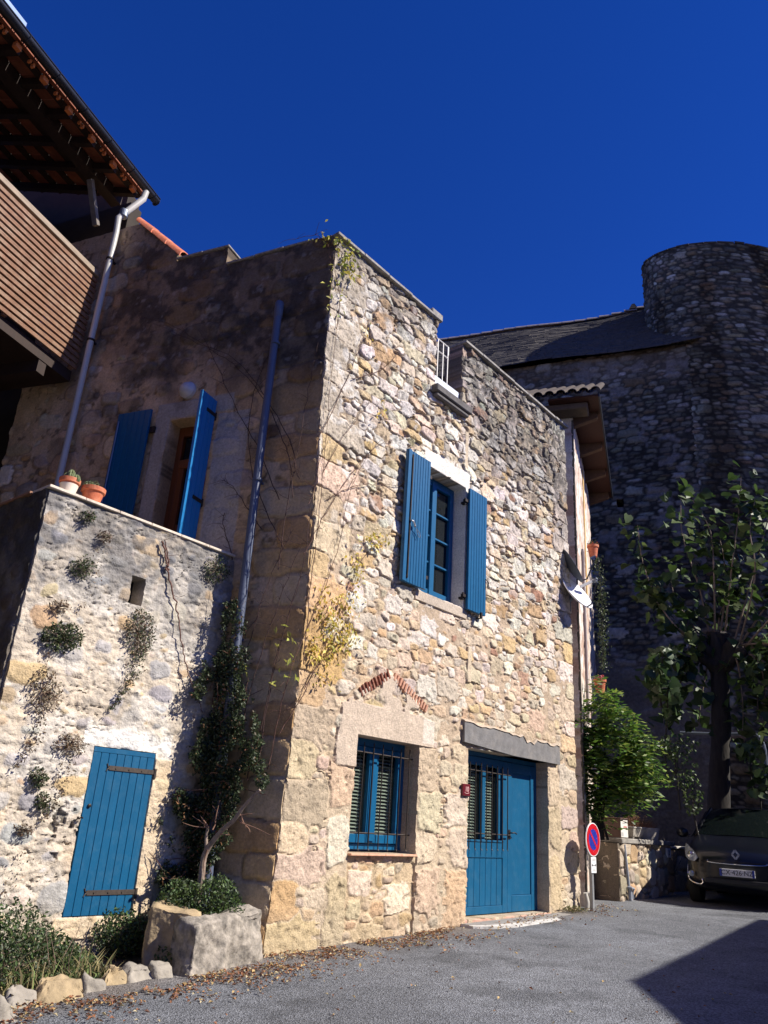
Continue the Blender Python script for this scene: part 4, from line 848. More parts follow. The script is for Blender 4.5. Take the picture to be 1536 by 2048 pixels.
for k in range(16):
    d = 0.46 - k * 0.205
    canal(m, FN(-0.68, d, NE + 0.01), FN(2.2, d, NE + 0.01 + 2.9 * sl), 0.09, 0.075, FN.n, 0.014, 7)
    canal(m, FN(-0.64, d - 0.10, NE + 0.07), FN(2.2, d - 0.10, NE + 0.07 + 2.84 * sl), 0.085, 0.085, FN.n, 0.012, 6, convex=False)
m.build('roof_tiles', pmat('weathered_tile', lin(74, 64, 56), 0.9, var=0.35, vs=9, bump=0.4, dirt=lin(60, 52, 46), dscale=6, damt=0.7), nb)
m = MB(); m.box(FN, 0.9, 1.0, 0.01, 0.045, 3.0, 6.2); m.box(FN, 1.02, 1.12, 0.01, 0.045, 3.0, 6.2); m.build('shutter', pmat('weathered_shutter', lin(150, 140, 140), 0.8, var=0.2, vs=6), nb)
m = MB(); m.box(FN, 1.9, 2.1, 0.0, 0.02, 5.5, 8.3); m.build('render_band', pmat('ochre_band', lin(214, 180, 120), 0.9, var=0.15), nb)
# satellite dishes
M_DISH = pmat('dish_white', lin(226, 228, 232), 0.45, var=0.05, vs=6)
def dish(px, D, az, el, r, label, mat):
    c = at_dist(px, D); ax = np.array([math.sin(math.radians(az)) * math.cos(math.radians(el)), math.cos(math.radians(az)) * math.cos(math.radians(el)), math.sin(math.radians(el))])
    X = np.cross(ax, Z); X /= np.linalg.norm(X); Y = np.cross(X, ax)
    t = thing('satellite_dish', label, 'satellite dish', c, 'satellite dishes on the neighbour house')
    m = MB(); prof = [(0.02, -0.06)] + [(r * s, -0.06 + 0.085 * s * s) for s in (0.25, 0.5, 0.75, 1.0)] + [(r * 1.015, 0.018), (r * 1.01, 0.008)] + [(r * s, -0.075 + 0.085 * s * s) for s in (0.9, 0.6, 0.3)] + [(0.02, -0.075)]
    m.lathe(c, prof, 32, X, Y * 1.08, ax); m.build('reflector', mat, t, smooth=True)
    lnb = c + ax * 0.40 - Y * r * 0.18
    m = MB(); m.tube([c - Y * r * 1.02 + ax * 0.01, c - Y * r * 1.08 + ax * 0.10, lnb - Y * 0.03], 0.012, 8); m.build('feed_arm', M_GUT, t)
    m = MB(); m.tube([lnb - ax * 0.06, lnb + ax * 0.03], [0.03, 0.022], 12); m.box(Frame(lnb, az), -0.02, 0.02, -0.02, 0.02, -0.05, 0.0); m.build('receiver', M_ZINC, t)
    q = c - ax * 0.075; m = MB(); m.tube([q, q - ax * 0.12], 0.03, 10); w = q - ax * 0.10; m.tube([w + Z * 0.1, w - Z * 0.18, w - Z * 0.2 - FN.n * 0.22], 0.02, 10); m.build('mast_bracket', M_ZINC, t)
    return t
dish((1154, 1187), 12.98, 138, 34, 0.31, 'white satellite dish in full sun, lower of the two at the corner', M_DISH)
dish((1143, 1132), 13.05, 104, 30, 0.30, 'shaded grey satellite dish, upper one behind the sunlit dish', pmat('dish_shaded', lin(70, 74, 82), 0.5, var=0.05))  # dark grey reflector: its shade is put into the colour
st = thing('bracket_arm', 'white metal bracket arm reaching out beside the sunlit satellite dish', 'bracket', at_dist((1160, 1175), 13.1))
m = MB(); m.beam(at_dist((1160, 1174), 13.12), at_dist((1190, 1160), 13.2), 0.045, 0.045); m.build('arm', M_WHITE, st, bevel=0.004)
m = MB(); m.tube([at_dist((1190, 1160), 13.2), at_dist((1193, 1163), 13.2)], 0.02, 8); m.build('arm_tip', M_ZINC, st)
# ================================================================ CHURCH AND TOWER
CN = dirn(202.0); CU = dirn(112.0)
PW = np.array([22 * math.sin(math.radians(23.5)), 22 * math.cos(math.radians(23.5)), 0.0])
FC = Frame(PW, 112.0, 90)
church = thing('church', 'large old stone building in shade with plain dark rubble wall and stone tile roof', 'church', FC(-3, 0, 0))
def ch_style(U, V, sc_=1.0, seed=500):
    seeds = pack(U.min() - 0.3, U.max() + 0.3, V.min() - 0.2, V.max() + 0.2, [(0.3, 0.55, 0.14, 0.24, 160, 0, 30), (0.16, 0.34, 0.07, 0.13, 11000, 0, 30), (0.10, 0.20, 0.05, 0.085, 20000, 0, 30)], seed, (), 0.03)
    idx, m, Uw, Vw = rubble(U, V, seeds, 3.0, 0.03, seed + 3, 1.6); n = len(seeds)
    sc = stone_cols(n, [(0.18, 0.168, 0.125), (0.25, 0.235, 0.18), (0.115, 0.108, 0.082), (0.20, 0.155, 0.095), (0.34, 0.325, 0.26)], [30, 16, 24, 20, 9], seed + 1, 0.2)
    stone = sst(0.0, 0.03, m); rough = fbm(U, V, 0.12, seed + 5, 3) - 0.5
    h = 0.035 * sst(0, 0.07, m) + np.random.default_rng(seed + 2).normal(0, 0.012, n)[idx] * stone + 0.03 * rough
    mort = np.array([0.045, 0.041, 0.032]) * (0.7 + 0.6 * fbm(U, V, 0.5, seed + 6, 4))[..., None]
    col = mixc(mort, sc[idx] * (0.7 + 0.6 * fbm(U, V, 0.15, seed + 7, 3))[..., None], stone)
    col = col * (0.55 + 0.9 * fbm(U, V, 2.2, seed + 8, 4))[..., None]; return h, col
def church_style(U, V):
    h, c = ch_style(U, V); pale = sst(0.60, 0.68, fbm(U, V, 0.42, 520, 3)) * sst(4.5, 7.5, V); c = mixc(c * (1 - 0.3 * sst(5, 8, V))[..., None], np.broadcast_to(np.array([0.20, 0.185, 0.165]), c.shape), pale * 0.6)
    top = sst(13.9, 14.8, V + 0.6 * (fbm(U, V, 0.6, 521, 3) - 0.5)); c = mixc(c, np.array([0.30, 0.24, 0.18]) * (0.6 + 0.8 * fbm(U, V, 0.3, 522, 3))[..., None], top * 0.22)
    low = sst(6.0, 5.2, V + 0.4 * (fbm(U, V, 0.8, 523, 3) - 0.5)) * sst(-4.5, -3, U); pl = np.array([0.17, 0.145, 0.11]) * (0.5 + 1.0 * fbm(U, V, 1.2, 524, 5))[..., None]
    c = mixc(c, pl, low * 0.85); h = h * (1 - 0.7 * low); return h, c
wall('nave_wall', FC, -9.0, 3.5, -0.5, 15.3, 0.036, church_style, M_FARWALL, church, [(-2.18, -1.98, 10.1, 10.35)], None, 0.4)
m = MB(); m.box(FC, -2.4, -1.8, -0.6, -0.41, 9.9, 10.6); m.build('wall_hole', M_BLACK, church)
m = MB(); rows = 34; rx = random.Random(4)
M_LAUZE = pmat('stone_roof_tile', (0.060, 0.051, 0.043), 0.95, var=0.35, vs=10, bump=0.4, bs=20, dirt=(0.12, 0.105, 0.085), dscale=2.5, damt=0.35)
RISE, BACK = 4.5, 4.1
for k in range(rows):
    t0 = k / rows; t1 = (k + 1.6) / rows; u = -9.4
    while u < 3.6:
        w_ = rx.uniform(0.22, 0.5); sag = lambda uu, t: -0.16 * math.sin(max(0, min(1, (uu + 9) / 9)) * math.pi) * t + 0.06 * math.sin(uu * 1.1 + t * 2)
        j0 = rx.uniform(-0.02, 0.02); a = 0.30 - t0 * (BACK + 0.30) + j0; b = 0.30 - t1 * (BACK + 0.3); za = 15.22 + t0 * RISE; zb = 15.22 + t1 * RISE
        c4 = [(u, a, za), (u + w_ - .01, a, za), (u + w_ - .01, b, zb - .05), (u, b, zb - .05)]
        m.hexa([FC(p, q, s + sag(p, t0)) for p, q, s in c4] + [FC(p, q, s + 0.04 + rx.uniform(0, .015) + sag(p, t0)) for p, q, s in c4]); u += w_
m.build('stone_roof', M_LAUZE, church)
m = MB()
for k in range(26):
    uu = -9.2 + k * 0.46; z0 = 15.22 + RISE + 0.04 - 0.16 * math.sin(max(0, min(1, (uu + 9) / 9)) * math.pi) + 0.06 * math.sin(uu * 1.1 + 2)
    if uu < 1.2: canal(m, FC(uu, -BACK, z0), FC(uu + 0.48, -BACK, z0 - 0.01), 0.13, 0.11, -FC.n, 0.02, 6)
m.build('ridge_tiles', pmat('ridge_tile_grey', (0.30, 0.25, 0.22), 0.9, var=0.3, vs=6), church)
m = MB(); m.hexa([FC(-1.65, -BACK - .12, 19.75), FC(-1.35, -BACK - .12, 19.75), FC(-1.35, -BACK + .12, 19.75), FC(-1.65, -BACK + .12, 19.75), FC(-1.55, -BACK - .05, 19.99), FC(-1.45, -BACK - .05, 20.0), FC(-1.45, -BACK + .05, 20.0), FC(-1.55, -BACK + .05, 19.99)]); m.build('ridge_stone', M_LAUZE, church)
m = MB(); m.hexa([FC(-9.4, -0.42, 14.6), FC(3.6, -0.42, 14.6), FC(3.6, -9, 14.6), FC(-9.4, -9, 14.6), FC(-9.4, -0.42, 15.2), FC(3.6, -0.42, 15.2), FC(3.6, -BACK, 19.6), FC(-9.4, -BACK, 19.6)]); m.build('roof_core', M_BLACK, church)
TC = np.array([24.5 * math.sin(math.radians(28)), 24.5 * math.cos(math.radians(28)), 0.0]); TR = 3.03
tower = thing('round_tower', 'massive round dark stone tower with weathered slab rim beside the church', 'tower', TC)
A0 = math.radians(208)                               # heading of the side that faces the street
def tcurve(U, V, h):
    a = A0 - U / TR; n = np.stack([np.sin(a), np.cos(a), a * 0], -1); P = TC + n * (TR + h)[..., None] + (V * (18.22 - 0.43 * np.clip(U, -4.7, 3)) / 20.5)[..., None] * Z; return P, -n
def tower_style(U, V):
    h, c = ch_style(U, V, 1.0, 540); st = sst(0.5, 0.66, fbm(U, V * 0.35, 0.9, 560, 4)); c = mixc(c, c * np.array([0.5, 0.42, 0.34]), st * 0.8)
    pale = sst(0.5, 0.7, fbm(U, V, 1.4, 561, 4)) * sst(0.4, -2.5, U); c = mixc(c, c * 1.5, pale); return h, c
tw = Frame(TC, 0, 90)
class _TF: pass
tf = _TF(); tf.u = dirn(298); tf.n = dirn(208); tf.O = TC
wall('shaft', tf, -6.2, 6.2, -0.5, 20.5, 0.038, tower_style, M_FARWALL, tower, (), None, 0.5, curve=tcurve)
m = MB(); rx = random.Random(9); U = -6.0
while U < 6.0:
    w_ = rx.uniform(0.25, 0.5); a0 = A0 - U / TR; a1 = A0 - (U + w_ - .015) / TR; zf = lambda q_: 18.215 - 0.43 * max(-4.7, min(3, q_)); zr = [zf(U), zf(U + w_), zf(U + w_), zf(U)]; r0, r1 = TR - 0.6, TR + 0.03 + rx.uniform(0, .04)
    q = [(a0, r0), (a1, r0), (a1, r1), (a0, r1)]; th_ = rx.uniform(.035, .06); m.hexa([TC + np.array([math.sin(a) * r_, math.cos(a) * r_, z_]) for (a, r_), z_ in zip(q, zr)] + [TC + np.array([math.sin(a) * r_, math.cos(a) * r_, z_ + th_ + (0.03 if r_ < TR else 0)]) for (a, r_), z_ in zip(q, zr)]); U += w_
m.build('slab_rim', M_LAUZE, tower)
m = MB(); m.lathe(TC, [(TR - 0.5, -0.5), (TR - 0.5, 16.3), (0.01, 16.4)], 40); m.build('tower_core', M_BLACK, tower)
# ================================================================ VEGETATION TOOLS
def leafmat(name, trans=0.3, rough=0.5):
    return pmat(name, (1, 1, 1), rough, var=0.15, vs=30, spec=0.4, attr=True, trans=trans)
M_LEAF = leafmat('leaf'); M_DRY = leafmat('dry_leaf', 0.15, 0.8)
def leaves(name, P, size, cols, mat, parent, seed=0, aspect=0.5, up=None, fold=0.25, shape='diamond', droop=0.0):
    """many small leaves; cols is a palette, up an optional preferred normal"""
    r = np.random.default_rng(seed); n = len(P); P = np.asarray(P, float)
    size = np.broadcast_to(np.asarray(size, float), (n,)) * r.uniform(0.65, 1.25, n)
    N_ = r.normal(0, 1, (n, 3));
    if up is not None: N_ = N_ * 0.75 + np.asarray(up) * 1.2
    N_ /= np.linalg.norm(N_, axis=1)[:, None]
    T = r.normal(0, 1, (n, 3)); T[:, 2] -= droop; T -= N_ * (T * N_).sum(1)[:, None]; T /= np.linalg.norm(T, axis=1)[:, None]; B = np.cross(N_, T)
    if shape == 'diamond': prof = [(0, 0, 0), (0.45, 0.5 * aspect, fold * aspect), (1, 0, -0.05), (0.45, -0.5 * aspect, fold * aspect)]; tri = [(0, 1, 2), (0, 2, 3)]
    elif shape == 'heart':
        prof = [(0.0, 0, 0), (-0.12, 0.28, 0.05), (0.12, 0.52, 0.10), (0.5, 0.42, 0.07), (1.0, 0, -0.12), (0.5, -0.42, 0.07), (0.12, -0.52, 0.10), (-0.12, -0.28, 0.05), (0.45, 0, -0.03)]
        tri = [(0, 8, 1), (1, 8, 2), (2, 8, 3), (3, 8, 4), (4, 8, 5), (5, 8, 6), (6, 8, 7), (7, 8, 0)]
    else: prof = [(0, -0.04, 0), (0, 0.04, 0), (1, 0, 0)]; tri = [(0, 1, 2)]
    k = len(prof); V = np.zeros((n, k, 3))
    for j, (a, b, c) in enumerate(prof): V[:, j] = P + (T * a + B * b + N_ * c) * size[:, None]
    F = (np.arange(n)[:, None, None] * k + np.array(tri)[None]).reshape(-1, 3)
    pal = np.array(cols); c = pal[r.integers(0, len(pal), n)] * r.uniform(0.75, 1.25, (n, 1))
    me = np_mesh(name, V.reshape(-1, 3), F, np.repeat(c, k, 0)); return link_mesh(name, me, mat, parent)
def blob(n, c, r, seed, shell=0.35):
    g = np.random.default_rng(seed); d = g.normal(0, 1, (n, 3)); d /= np.linalg.norm(d, axis=1)[:, None]
    return np.array(c) + d * (g.uniform(shell, 1, (n, 1)) ** 0.6) * np.array(r)
def inpoly(px, poly):
    x, y = px[:, 0], px[:, 1]; ins = np.zeros(len(px), bool); n = len(poly)
    for i in range(n):
        (x1, y1), (x2, y2) = poly[i], poly[(i + 1) % n]; c = ((y1 > y) != (y2 > y)) & (x < (x2 - x1) * (y - y1) / (y2 - y1 + 1e-9) + x1); ins ^= c
    return ins
def surf(px, off=0.03):
    """nearest wall point seen through a photo pixel, lifted off the wall; returns point, normal"""
    best = None; d = ray(*px)
    for fr, lo, hi, top in ((FT, -2.25, 0.06, 3.86), (FL, 0.0, 4.9, 8.9), (FA, 0.0, 6.25, 8.1)):
        P = hit(px, fr.O, fr.n); u = (P - fr.O) @ fr.u; t = (P - CAM) @ d
        if t > 0 and lo - 0.05 <= u <= hi and P[2] < top and (fr.n @ d) < 0 and (best is None or t < best[0]): best = (t, P, fr.n)
    if best is None: P = hit(px, FL.O, FL.n); best = (0, P, FL.n)
    return best[1] + best[2] * off, best[2]
def smooth_path(P, n=4):
    P = [np.array(p, float) for p in P]; out = []
    for i in range(len(P) - 1):
        a, b, c, d = P[max(i - 1, 0)], P[i], P[i + 1], P[min(i + 2, len(P) - 1)]
        for k in range(n):
            t = k / n; out.append(0.5 * ((2 * b) + (c - a) * t + (2 * a - 5 * b + 4 * c - d) * t * t + (3 * b - a - 3 * c + d) * t ** 3))
    out.append(P[-1]); return out
GREEN_D = [(0.035, 0.055, 0.022), (0.05, 0.075, 0.03), (0.028, 0.045, 0.022), (0.07, 0.095, 0.045)]
GREEN_M = [(0.06, 0.11, 0.03), (0.08, 0.14, 0.035), (0.045, 0.085, 0.028), (0.11, 0.16, 0.05)]
GREEN_B = [(0.07, 0.15, 0.02), (0.11, 0.22, 0.03), (0.035, 0.08, 0.014), (0.24, 0.31, 0.06)]
YELLOW = [(0.70, 0.56, 0.09), (0.62, 0.55, 0.12), (0.75, 0.60, 0.16), (0.42, 0.42, 0.08), (0.60, 0.38, 0.08)]
BROWN = [(0.16, 0.10, 0.06), (0.22, 0.14, 0.08), (0.12, 0.08, 0.06), (0.20, 0.16, 0.10)]
M_STEM = pmat('vine_stem', (0.10, 0.045, 0.03), 0.8, var=0.3, vs=20, bump=0.3)
M_BARK = pmat('pale_bark', (0.26, 0.20, 0.16), 0.9, var=0.35, vs=16, bump=0.6, bs=40)
M_DBARK = pmat('dark_bark', (0.028, 0.024, 0.021), 0.95, var=0.5, vs=12, bump=1.0, bs=24, stretch=(1, 1, .25))
# ---- dark climber in the angle between terrace and house
cl = thing('climbing_shrub', 'dense dark green climber filling the angle between terrace wall and house', 'climber', surf((430, 1790))[0])
poly = [(450, 1200), (438, 1250), (425, 1300), (405, 1330), (390, 1400), (384, 1470), (364, 1510), (350, 1570), (336, 1610), (328, 1680), (330, 1720), (308, 1790), (320, 1815), (420, 1815), (428, 1720), (452, 1680), (466, 1640), (475, 1600), (505, 1560), (522, 1592), (542, 1560), (528, 1500), (510, 1440), (506, 1360), (498, 1290), (494, 1215), (470, 1190)]
rg = np.random.default_rng(5); q = np.column_stack([rg.uniform(310, 545, 90000), rg.uniform(1190, 1815, 90000)]); qq_ = q + np.column_stack([18 * (fbm(q[:, 0], q[:, 1], 60, 701, 3) - .5) + 44 * (fbm(q[:, 0], q[:, 1], 20, 703, 2) - .5), 60 * (fbm(q[:, 0], q[:, 1], 50, 702, 3) - .5)])
q = q[inpoly(qq_, poly)]; dens = fbm(q[:, 0], q[:, 1] * .55, 26, 700, 3); q = q[rg.random(len(q)) < sst(0.36, 0.56, dens) * .8]
P = []
for x, y_ in q:
    b, nn = surf((x, y_), 0.0); t = rg.uniform(0.02, 0.30) * (0.5 + 0.5 * min(1, max(0, (x - 330) / 70))); P.append(b - ray(x, y_) * t)
leaves('foliage', np.array(P), 0.036, GREEN_D + GREEN_D + GREEN_D + [(0.10, 0.12, 0.06), (0.09, 0.07, 0.04)], M_LEAF, cl, 6, 0.55, droop=0.6)
q2 = q[rg.integers(0, len(q), 220)]; P = []
for x, y_ in q2: b, nn = surf((x, y_), 0.0); P.append(b - ray(x, y_) * 0.28)
leaves('dead_leaves', np.array(P), 0.04, [(0.25, 0.12, 0.05), (0.3, 0.17, 0.09), (0.2, 0.08, 0.04)], M_DRY, cl, 7, 0.5)
m = MB()
for k in range(60):
    x, y_ = q[rg.integers(0, len(q))]; b, nn = surf((x, y_), 0.0); b = b - ray(x, y_) * rg.uniform(0.05, 0.27); L = rg.uniform(0.1, 0.35); d = np.array([rg.normal(0, .5), rg.normal(0, .5), rg.uniform(-.2, 1)]); d /= np.linalg.norm(d)
    m.tube(smooth_path([b, b + d * L * 0.5 + rg.normal(0, .02, 3), b + d * L], 3), [0.004] * 6 + [0.0015], 5)
m.build('twigs', M_STEM, cl)
# old stump in front of the climber with a pale leaning branch
stump = thing('old_vine_stump', 'pale gnarled dead vine trunk with one long bare branch leaning right', 'vine', surf((395, 1800))[0] - ray(395, 1800) * 0.35)
def nearP(px, t): b, nn = surf(px, 0.0); return b - ray(*px) * t
m = MB(); tr_ = smooth_path([nearP((393, 1805), .34), nearP((402, 1760), .36), nearP((408, 1715), .36), nearP((420, 1690), .37)], 5); m.tube(tr_, np.linspace(0.034, 0.026, len(tr_)), 10)
br = smooth_path([nearP((418, 1692), .37), nearP((445, 1660), .40), nearP((468, 1640), .42), nearP((490, 1610), .44), nearP((520, 1580), .46)], 5); m.tube(br, np.linspace(0.026, 0.013, len(br)), 10)
b2 = smooth_path([nearP((412, 1705), .36), nearP((413, 1670), .36), nearP((416, 1655), .36)], 4); m.tube(b2, np.linspace(0.018, 0.012, len(b2)), 8)
m.build('trunk', M_BARK, stump, smooth=True)
m = MB()
for a, b in (((416, 1655), (365, 1645)), ((416, 1655), (385, 1632)), ((418, 1655), (400, 1630)), ((440, 1660), (455, 1645)), ((440, 1668), (460, 1670)), ((478, 1640), (500, 1665)), ((480, 1645), (540, 1670)), ((484, 1630), (505, 1628)), ((480, 1628), (492, 1655)), ((430, 1650), (440, 1600)), ((425, 1660), (428, 1640)), ((415, 1700), (410, 1760))):
    A = nearP(a, .40); B_ = nearP(b, .38); m.tube(smooth_path([A, (A + B_) / 2 + rg.normal(0, .02, 3), B_], 4), np.linspace(0.007, 0.002, 9), 6)
m.build('twigs', pmat('red_twig', (0.22, 0.12, 0.08), 0.85, var=0.3), stump)
# ---- vines drawn as stems over both walls
def vine(name, label, paths, r0=0.006, mat=None, tw=0, seed=0, leafspots=(), cols=YELLOW, lsize=0.05, group=None, off=0.03):
    t = thing(name, label, 'vine', surf(paths[0][0])[0], group); m = MB(); g = np.random.default_rng(seed)
    for path in paths:
        P = [surf(p, off + g.uniform(0, .02))[0] for p in path]; P = smooth_path(P, 6); P = [p + g.normal(0, 0.006, 3) for p in P]
        m.tube(P, np.linspace(r0, r0 * 0.35, len(P)), 5)
        for _ in range(tw):
            i = g.integers(1, len(P) - 1); A = P[i]; d = g.normal(0, 1, 3); d[2] = abs(d[2]) * .5; d /= np.linalg.norm(d); L = g.uniform(.06, .22)
            nn = surf(path[0])[1]; d = d + nn * 0.25 - nn * min(0, d @ nn); m.tube(smooth_path([A, A + d * L * .5 + g.normal(0, .015, 3), A + d * L + Z * g.uniform(-.08, .02)], 3), np.linspace(.0028, .0012, 7), 4)
    m.build('stems', mat or M_STEM, t)
    if leafspots:
        Q = []; 
        for (x, y_, sx, sy, n) in leafspots:
            for _ in range(n): px = (x + g.normal(0, sx), y_ + g.normal(0, sy)); Q.append(surf(px, g.uniform(.02, .11))[0])
        leaves('leaves', np.array(Q), lsize, cols, M_LEAF, t, seed + 1, 0.5, up=SUND * 0.7, droop=1.2)
    return t
vine('corner_vine', 'red stemmed vine with yellow leaves climbing the sunny corner of the house', [
    [(540, 1540), (560, 1440), (590, 1330), (640, 1190), (672, 1090), (690, 1000), (720, 930), (760, 880)],
    [(600, 1330), (612, 1200), (628, 1080), (640, 950), (652, 800), (668, 660), (680, 560)],
    [(560, 1470), (600, 1390), (640, 1300), (690, 1200), (720, 1120), (750, 1090)],
    [(612, 1110), (640, 1040), (690, 960), (740, 900), (780, 880)], [(620, 1010), (665, 900), (700, 850), (740, 800)],
    [(600, 1380), (640, 1320), (690, 1270)], [(650, 1000), (700, 975), (760, 970), (810, 975)], [(640, 880), (690, 760), (720, 680), (735, 640)], [(700, 760), (760, 740), (800, 700)], [(668, 660), (676, 600), (672, 540), (668, 490)]],
    0.0055, None, 9, 21, [(672, 1275, 18, 15, 130), (640, 1315, 14, 24, 80), (706, 1140, 8, 22, 60), (680, 1200, 15, 12, 60), (738, 1082, 16, 9, 70), (640, 1215, 8, 28, 55), (618, 1290, 6, 26, 45), (655, 1240, 6, 20, 40), (690, 1255, 6, 14, 30), (755, 830, 6, 14, 16), (735, 660, 4, 10, 5)], YELLOW, 0.055)
vine('parapet_vine', 'yellow green creeper hanging over the top corner of the parapet', [[(640, 478), (670, 500), (690, 530), (690, 560)], [(660, 490), (668, 560), (674, 610)], [(640, 476), (600, 482), (560, 492)]], 0.004, None, 5, 31,
     [(686, 510, 10, 18, 60), (692, 540, 8, 14, 40), (670, 580, 5, 20, 22), (660, 485, 14, 6, 36), (672, 620, 4, 8, 8)], [(0.32, 0.36, 0.05), (0.45, 0.42, 0.08), (0.22, 0.28, 0.04), (0.5, 0.42, 0.09)], 0.07, off=0.05)
vine('shade_vine', 'tangle of dark bare creeper stems on the shaded side wall beside the drainpipe', [
    [(500, 1560), (530, 1440), (560, 1300), (600, 1130), (625, 1020), (640, 900)], [(480, 1480), (520, 1330), (570, 1180), (612, 1080)], [(520, 1540), (545, 1380), (580, 1240), (606, 1160)],
    [(470, 1440), (500, 1300), (540, 1170), (590, 1060)], [(590, 1000), (585, 930), (560, 860), (530, 800), (480, 740), (420, 700), (340, 650), (280, 640)], [(600, 960), (580, 880), (530, 790), (470, 720), (400, 690), (310, 650)],
    [(560, 1000), (520, 900), (480, 830), (440, 740), (400, 660)], [(570, 1100), (530, 1010), (505, 930), (500, 850), (520, 760), (545, 700), (560, 620)], [(525, 1060), (480, 990), (450, 960)], [(470, 1120), (450, 1050), (455, 1030)],
    [(560, 1140), (580, 1000), (600, 900), (620, 780), (640, 690)]], 0.006, pmat('dark_stem', (0.055, 0.025, 0.02), 0.85, var=0.3), 14, 41,
     [(500, 1340, 5, 3, 3), (575, 1340, 12, 26, 7), (555, 1375, 8, 14, 4), (560, 1290, 8, 20, 3), (590, 1240, 8, 30, 5)], [(0.50, 0.48, 0.12), (0.42, 0.45, 0.10)], 0.085)
vine('terrace_vine', 'single thick reddish vine stem hanging over the middle of the terrace wall', [[(318, 1085), (326, 1110), (330, 1145), (342, 1190), (350, 1235), (358, 1290), (368, 1340), (383, 1385), (400, 1425)], [(332, 1140), (330, 1112), (322, 1078)]], 0.011, pmat('red_stem', (0.13, 0.06, 0.045), 0.8, var=0.3, vs=20), 2, 51, off=0.04)
# ---- tufts rooted in the terrace wall
TUFT = [((160, 1135), 26, 26, 230, 0, 'grey green wall tuft near the top left of the terrace wall'), ((120, 1275), 46, 32, 620, 0, 'broad round green tuft on the left of the terrace wall'),
        ((275, 1265), 34, 52, 760, 70, 'long trailing green tuft below the putlog hole'), ((85, 1380), 38, 50, 420, 1, 'brown twiggy tuft below the broad green tuft'), ((135, 1490), 36, 26, 330, 1, 'dry brown tuft just left of the cellar door top'),
        ((73, 1555), 18, 22, 190, 0, 'small dark green tuft left of the cellar door'), ((80, 1605), 15, 22, 150, 0, 'small olive tuft under the dark green one'), ((42, 1660), 20, 12, 110, 1, 'tiny brown tuft low on the terrace wall'),
        ((430, 1140), 28, 30, 300, 0, 'wispy tuft at the right end of the terrace wall'), ((205, 1075), 16, 14, 110, 1, 'little brown tuft under the terrace coping'), ((115, 1215), 24, 14, 120, 1, 'thin dry sprig above the broad green tuft'), ((172, 1035), 16, 14, 100, 0, 'small green sprig under the flower pots')]
for k, (c, sx, sy, n, tail, lab) in enumerate(TUFT):
    n = int(n * 1.25); sx *= .92; sy *= .92
    b0, nn = surf(c, 0.0); t = thing('wall_plant', lab, 'plant', b0, 'plants rooted in the terrace wall'); g = np.random.default_rng(60 + k); P = []; m = MB()
    for i in range(n):
        a = g.uniform(0, 6.283); r_ = g.uniform(0, 1) ** 0.6; px = (c[0] + math.cos(a) * r_ * sx, c[1] + math.sin(a) * r_ * sy)
        if tail and i % 3 == 0: f = g.uniform(0, 1); px = (c[0] - 55 * f * f - 5 + g.normal(0, 9 * (1.2 - f)), c[1] + 30 + 125 * f)
        P.append(surf(px, g.uniform(0.01, 0.13 * (1.1 - r_ * 0.6)))[0])
    leaves('leaves', np.array(P), 0.029 if not lab.startswith('broad') else 0.033, (GREEN_D + [(0.12, 0.13, 0.06), (0.09, 0.12, 0.045)] + (BROWN if tail else [])) if 'brown' not in lab and 'dry' not in lab else BROWN + [(0.12, 0.11, 0.07)], M_LEAF, t, 80 + k, 0.5)
    for i in range(26):
        a = g.uniform(0, 6.283); px = (c[0] + math.cos(a) * sx * g.uniform(.6, 1.15), c[1] + math.sin(a) * sy * g.uniform(.6, 1.15)); m.tube([b0, (b0 + surf(px, .07)[0]) / 2 + nn * .04, surf(px, .06)[0]], [.003, .0025, .001], 4)
    m.build('twigs', pmat('dry_twig', (0.16, 0.11, 0.08), 0.9, var=0.3), t)
# ---- bed at the foot of the terrace wall
def gpt(u, n, h=0.0):
    p = FA(u, n, 0); return np.array([p[0], p[1], gz(p[0], p[1]) + h])
def bush(name, label, cat, px_poly, D0_, D1_, n, size, cols, seed, stems=None, group=None, ground_fr=None, aspect=.5, thick=0.3):
    t = None; g = np.random.default_rng(seed); pp = np.array(px_poly, float); q = np.column_stack([g.uniform(pp[:, 0].min(), pp[:, 0].max(), n * 3), g.uniform(pp[:, 1].min(), pp[:, 1].max(), n * 3)]); q = q[inpoly(q, px_poly)][:n]
    P = np.array([at_dist((x, y_), D0_ + (D1_ - D0_) * g.uniform(0, 1)) for x, y_ in q]); c = P.mean(0).copy(); c[2] = P[:, 2].min()
    t = thing(name, label, cat, c, group); leaves('foliage', P, size, cols, M_LEAF, t, seed + 1, aspect); return t, P
bed = thing('hedge_plant', 'low spreading green shrub along the foot of the terrace wall at the left', 'shrub', gpt(-2.6, -0.6))
g = np.random.default_rng(91); P = []; 
for i in range(16000):
    u = g.uniform(-3.9, -1.45); n_ = g.uniform(-1.15, -0.05); hh = (0.50 * sst(-1.45, -2.2, np.array(u)) + 0.10) * (0.55 + 0.7 * float(fbm(np.array(u), np.array(n_), 0.4, 93, 3))) * float(sst(0.05, -0.4, np.array(n_)))
    P.append(gpt(u, n_, hh * g.uniform(0.25, 1.05)))
leaves('foliage', np.array(P), 0.036, GREEN_M + GREEN_D + [(0.12, 0.15, 0.09)], M_LEAF, bed, 92, 0.5)
m = MB()
for i in range(170):
    u = g.uniform(-3.7, -1.7); n_ = g.uniform(-0.9, -0.1); a = gpt(u, n_); m.tube([a, a + np.array([g.normal(0, .05), g.normal(0, .05), .15]), a + np.array([g.normal(0, .1), g.normal(0, .1), g.uniform(.2, .4)])], [.004, .003, .0015], 4)
m.build('stems', MATS['dry_twig'], bed)
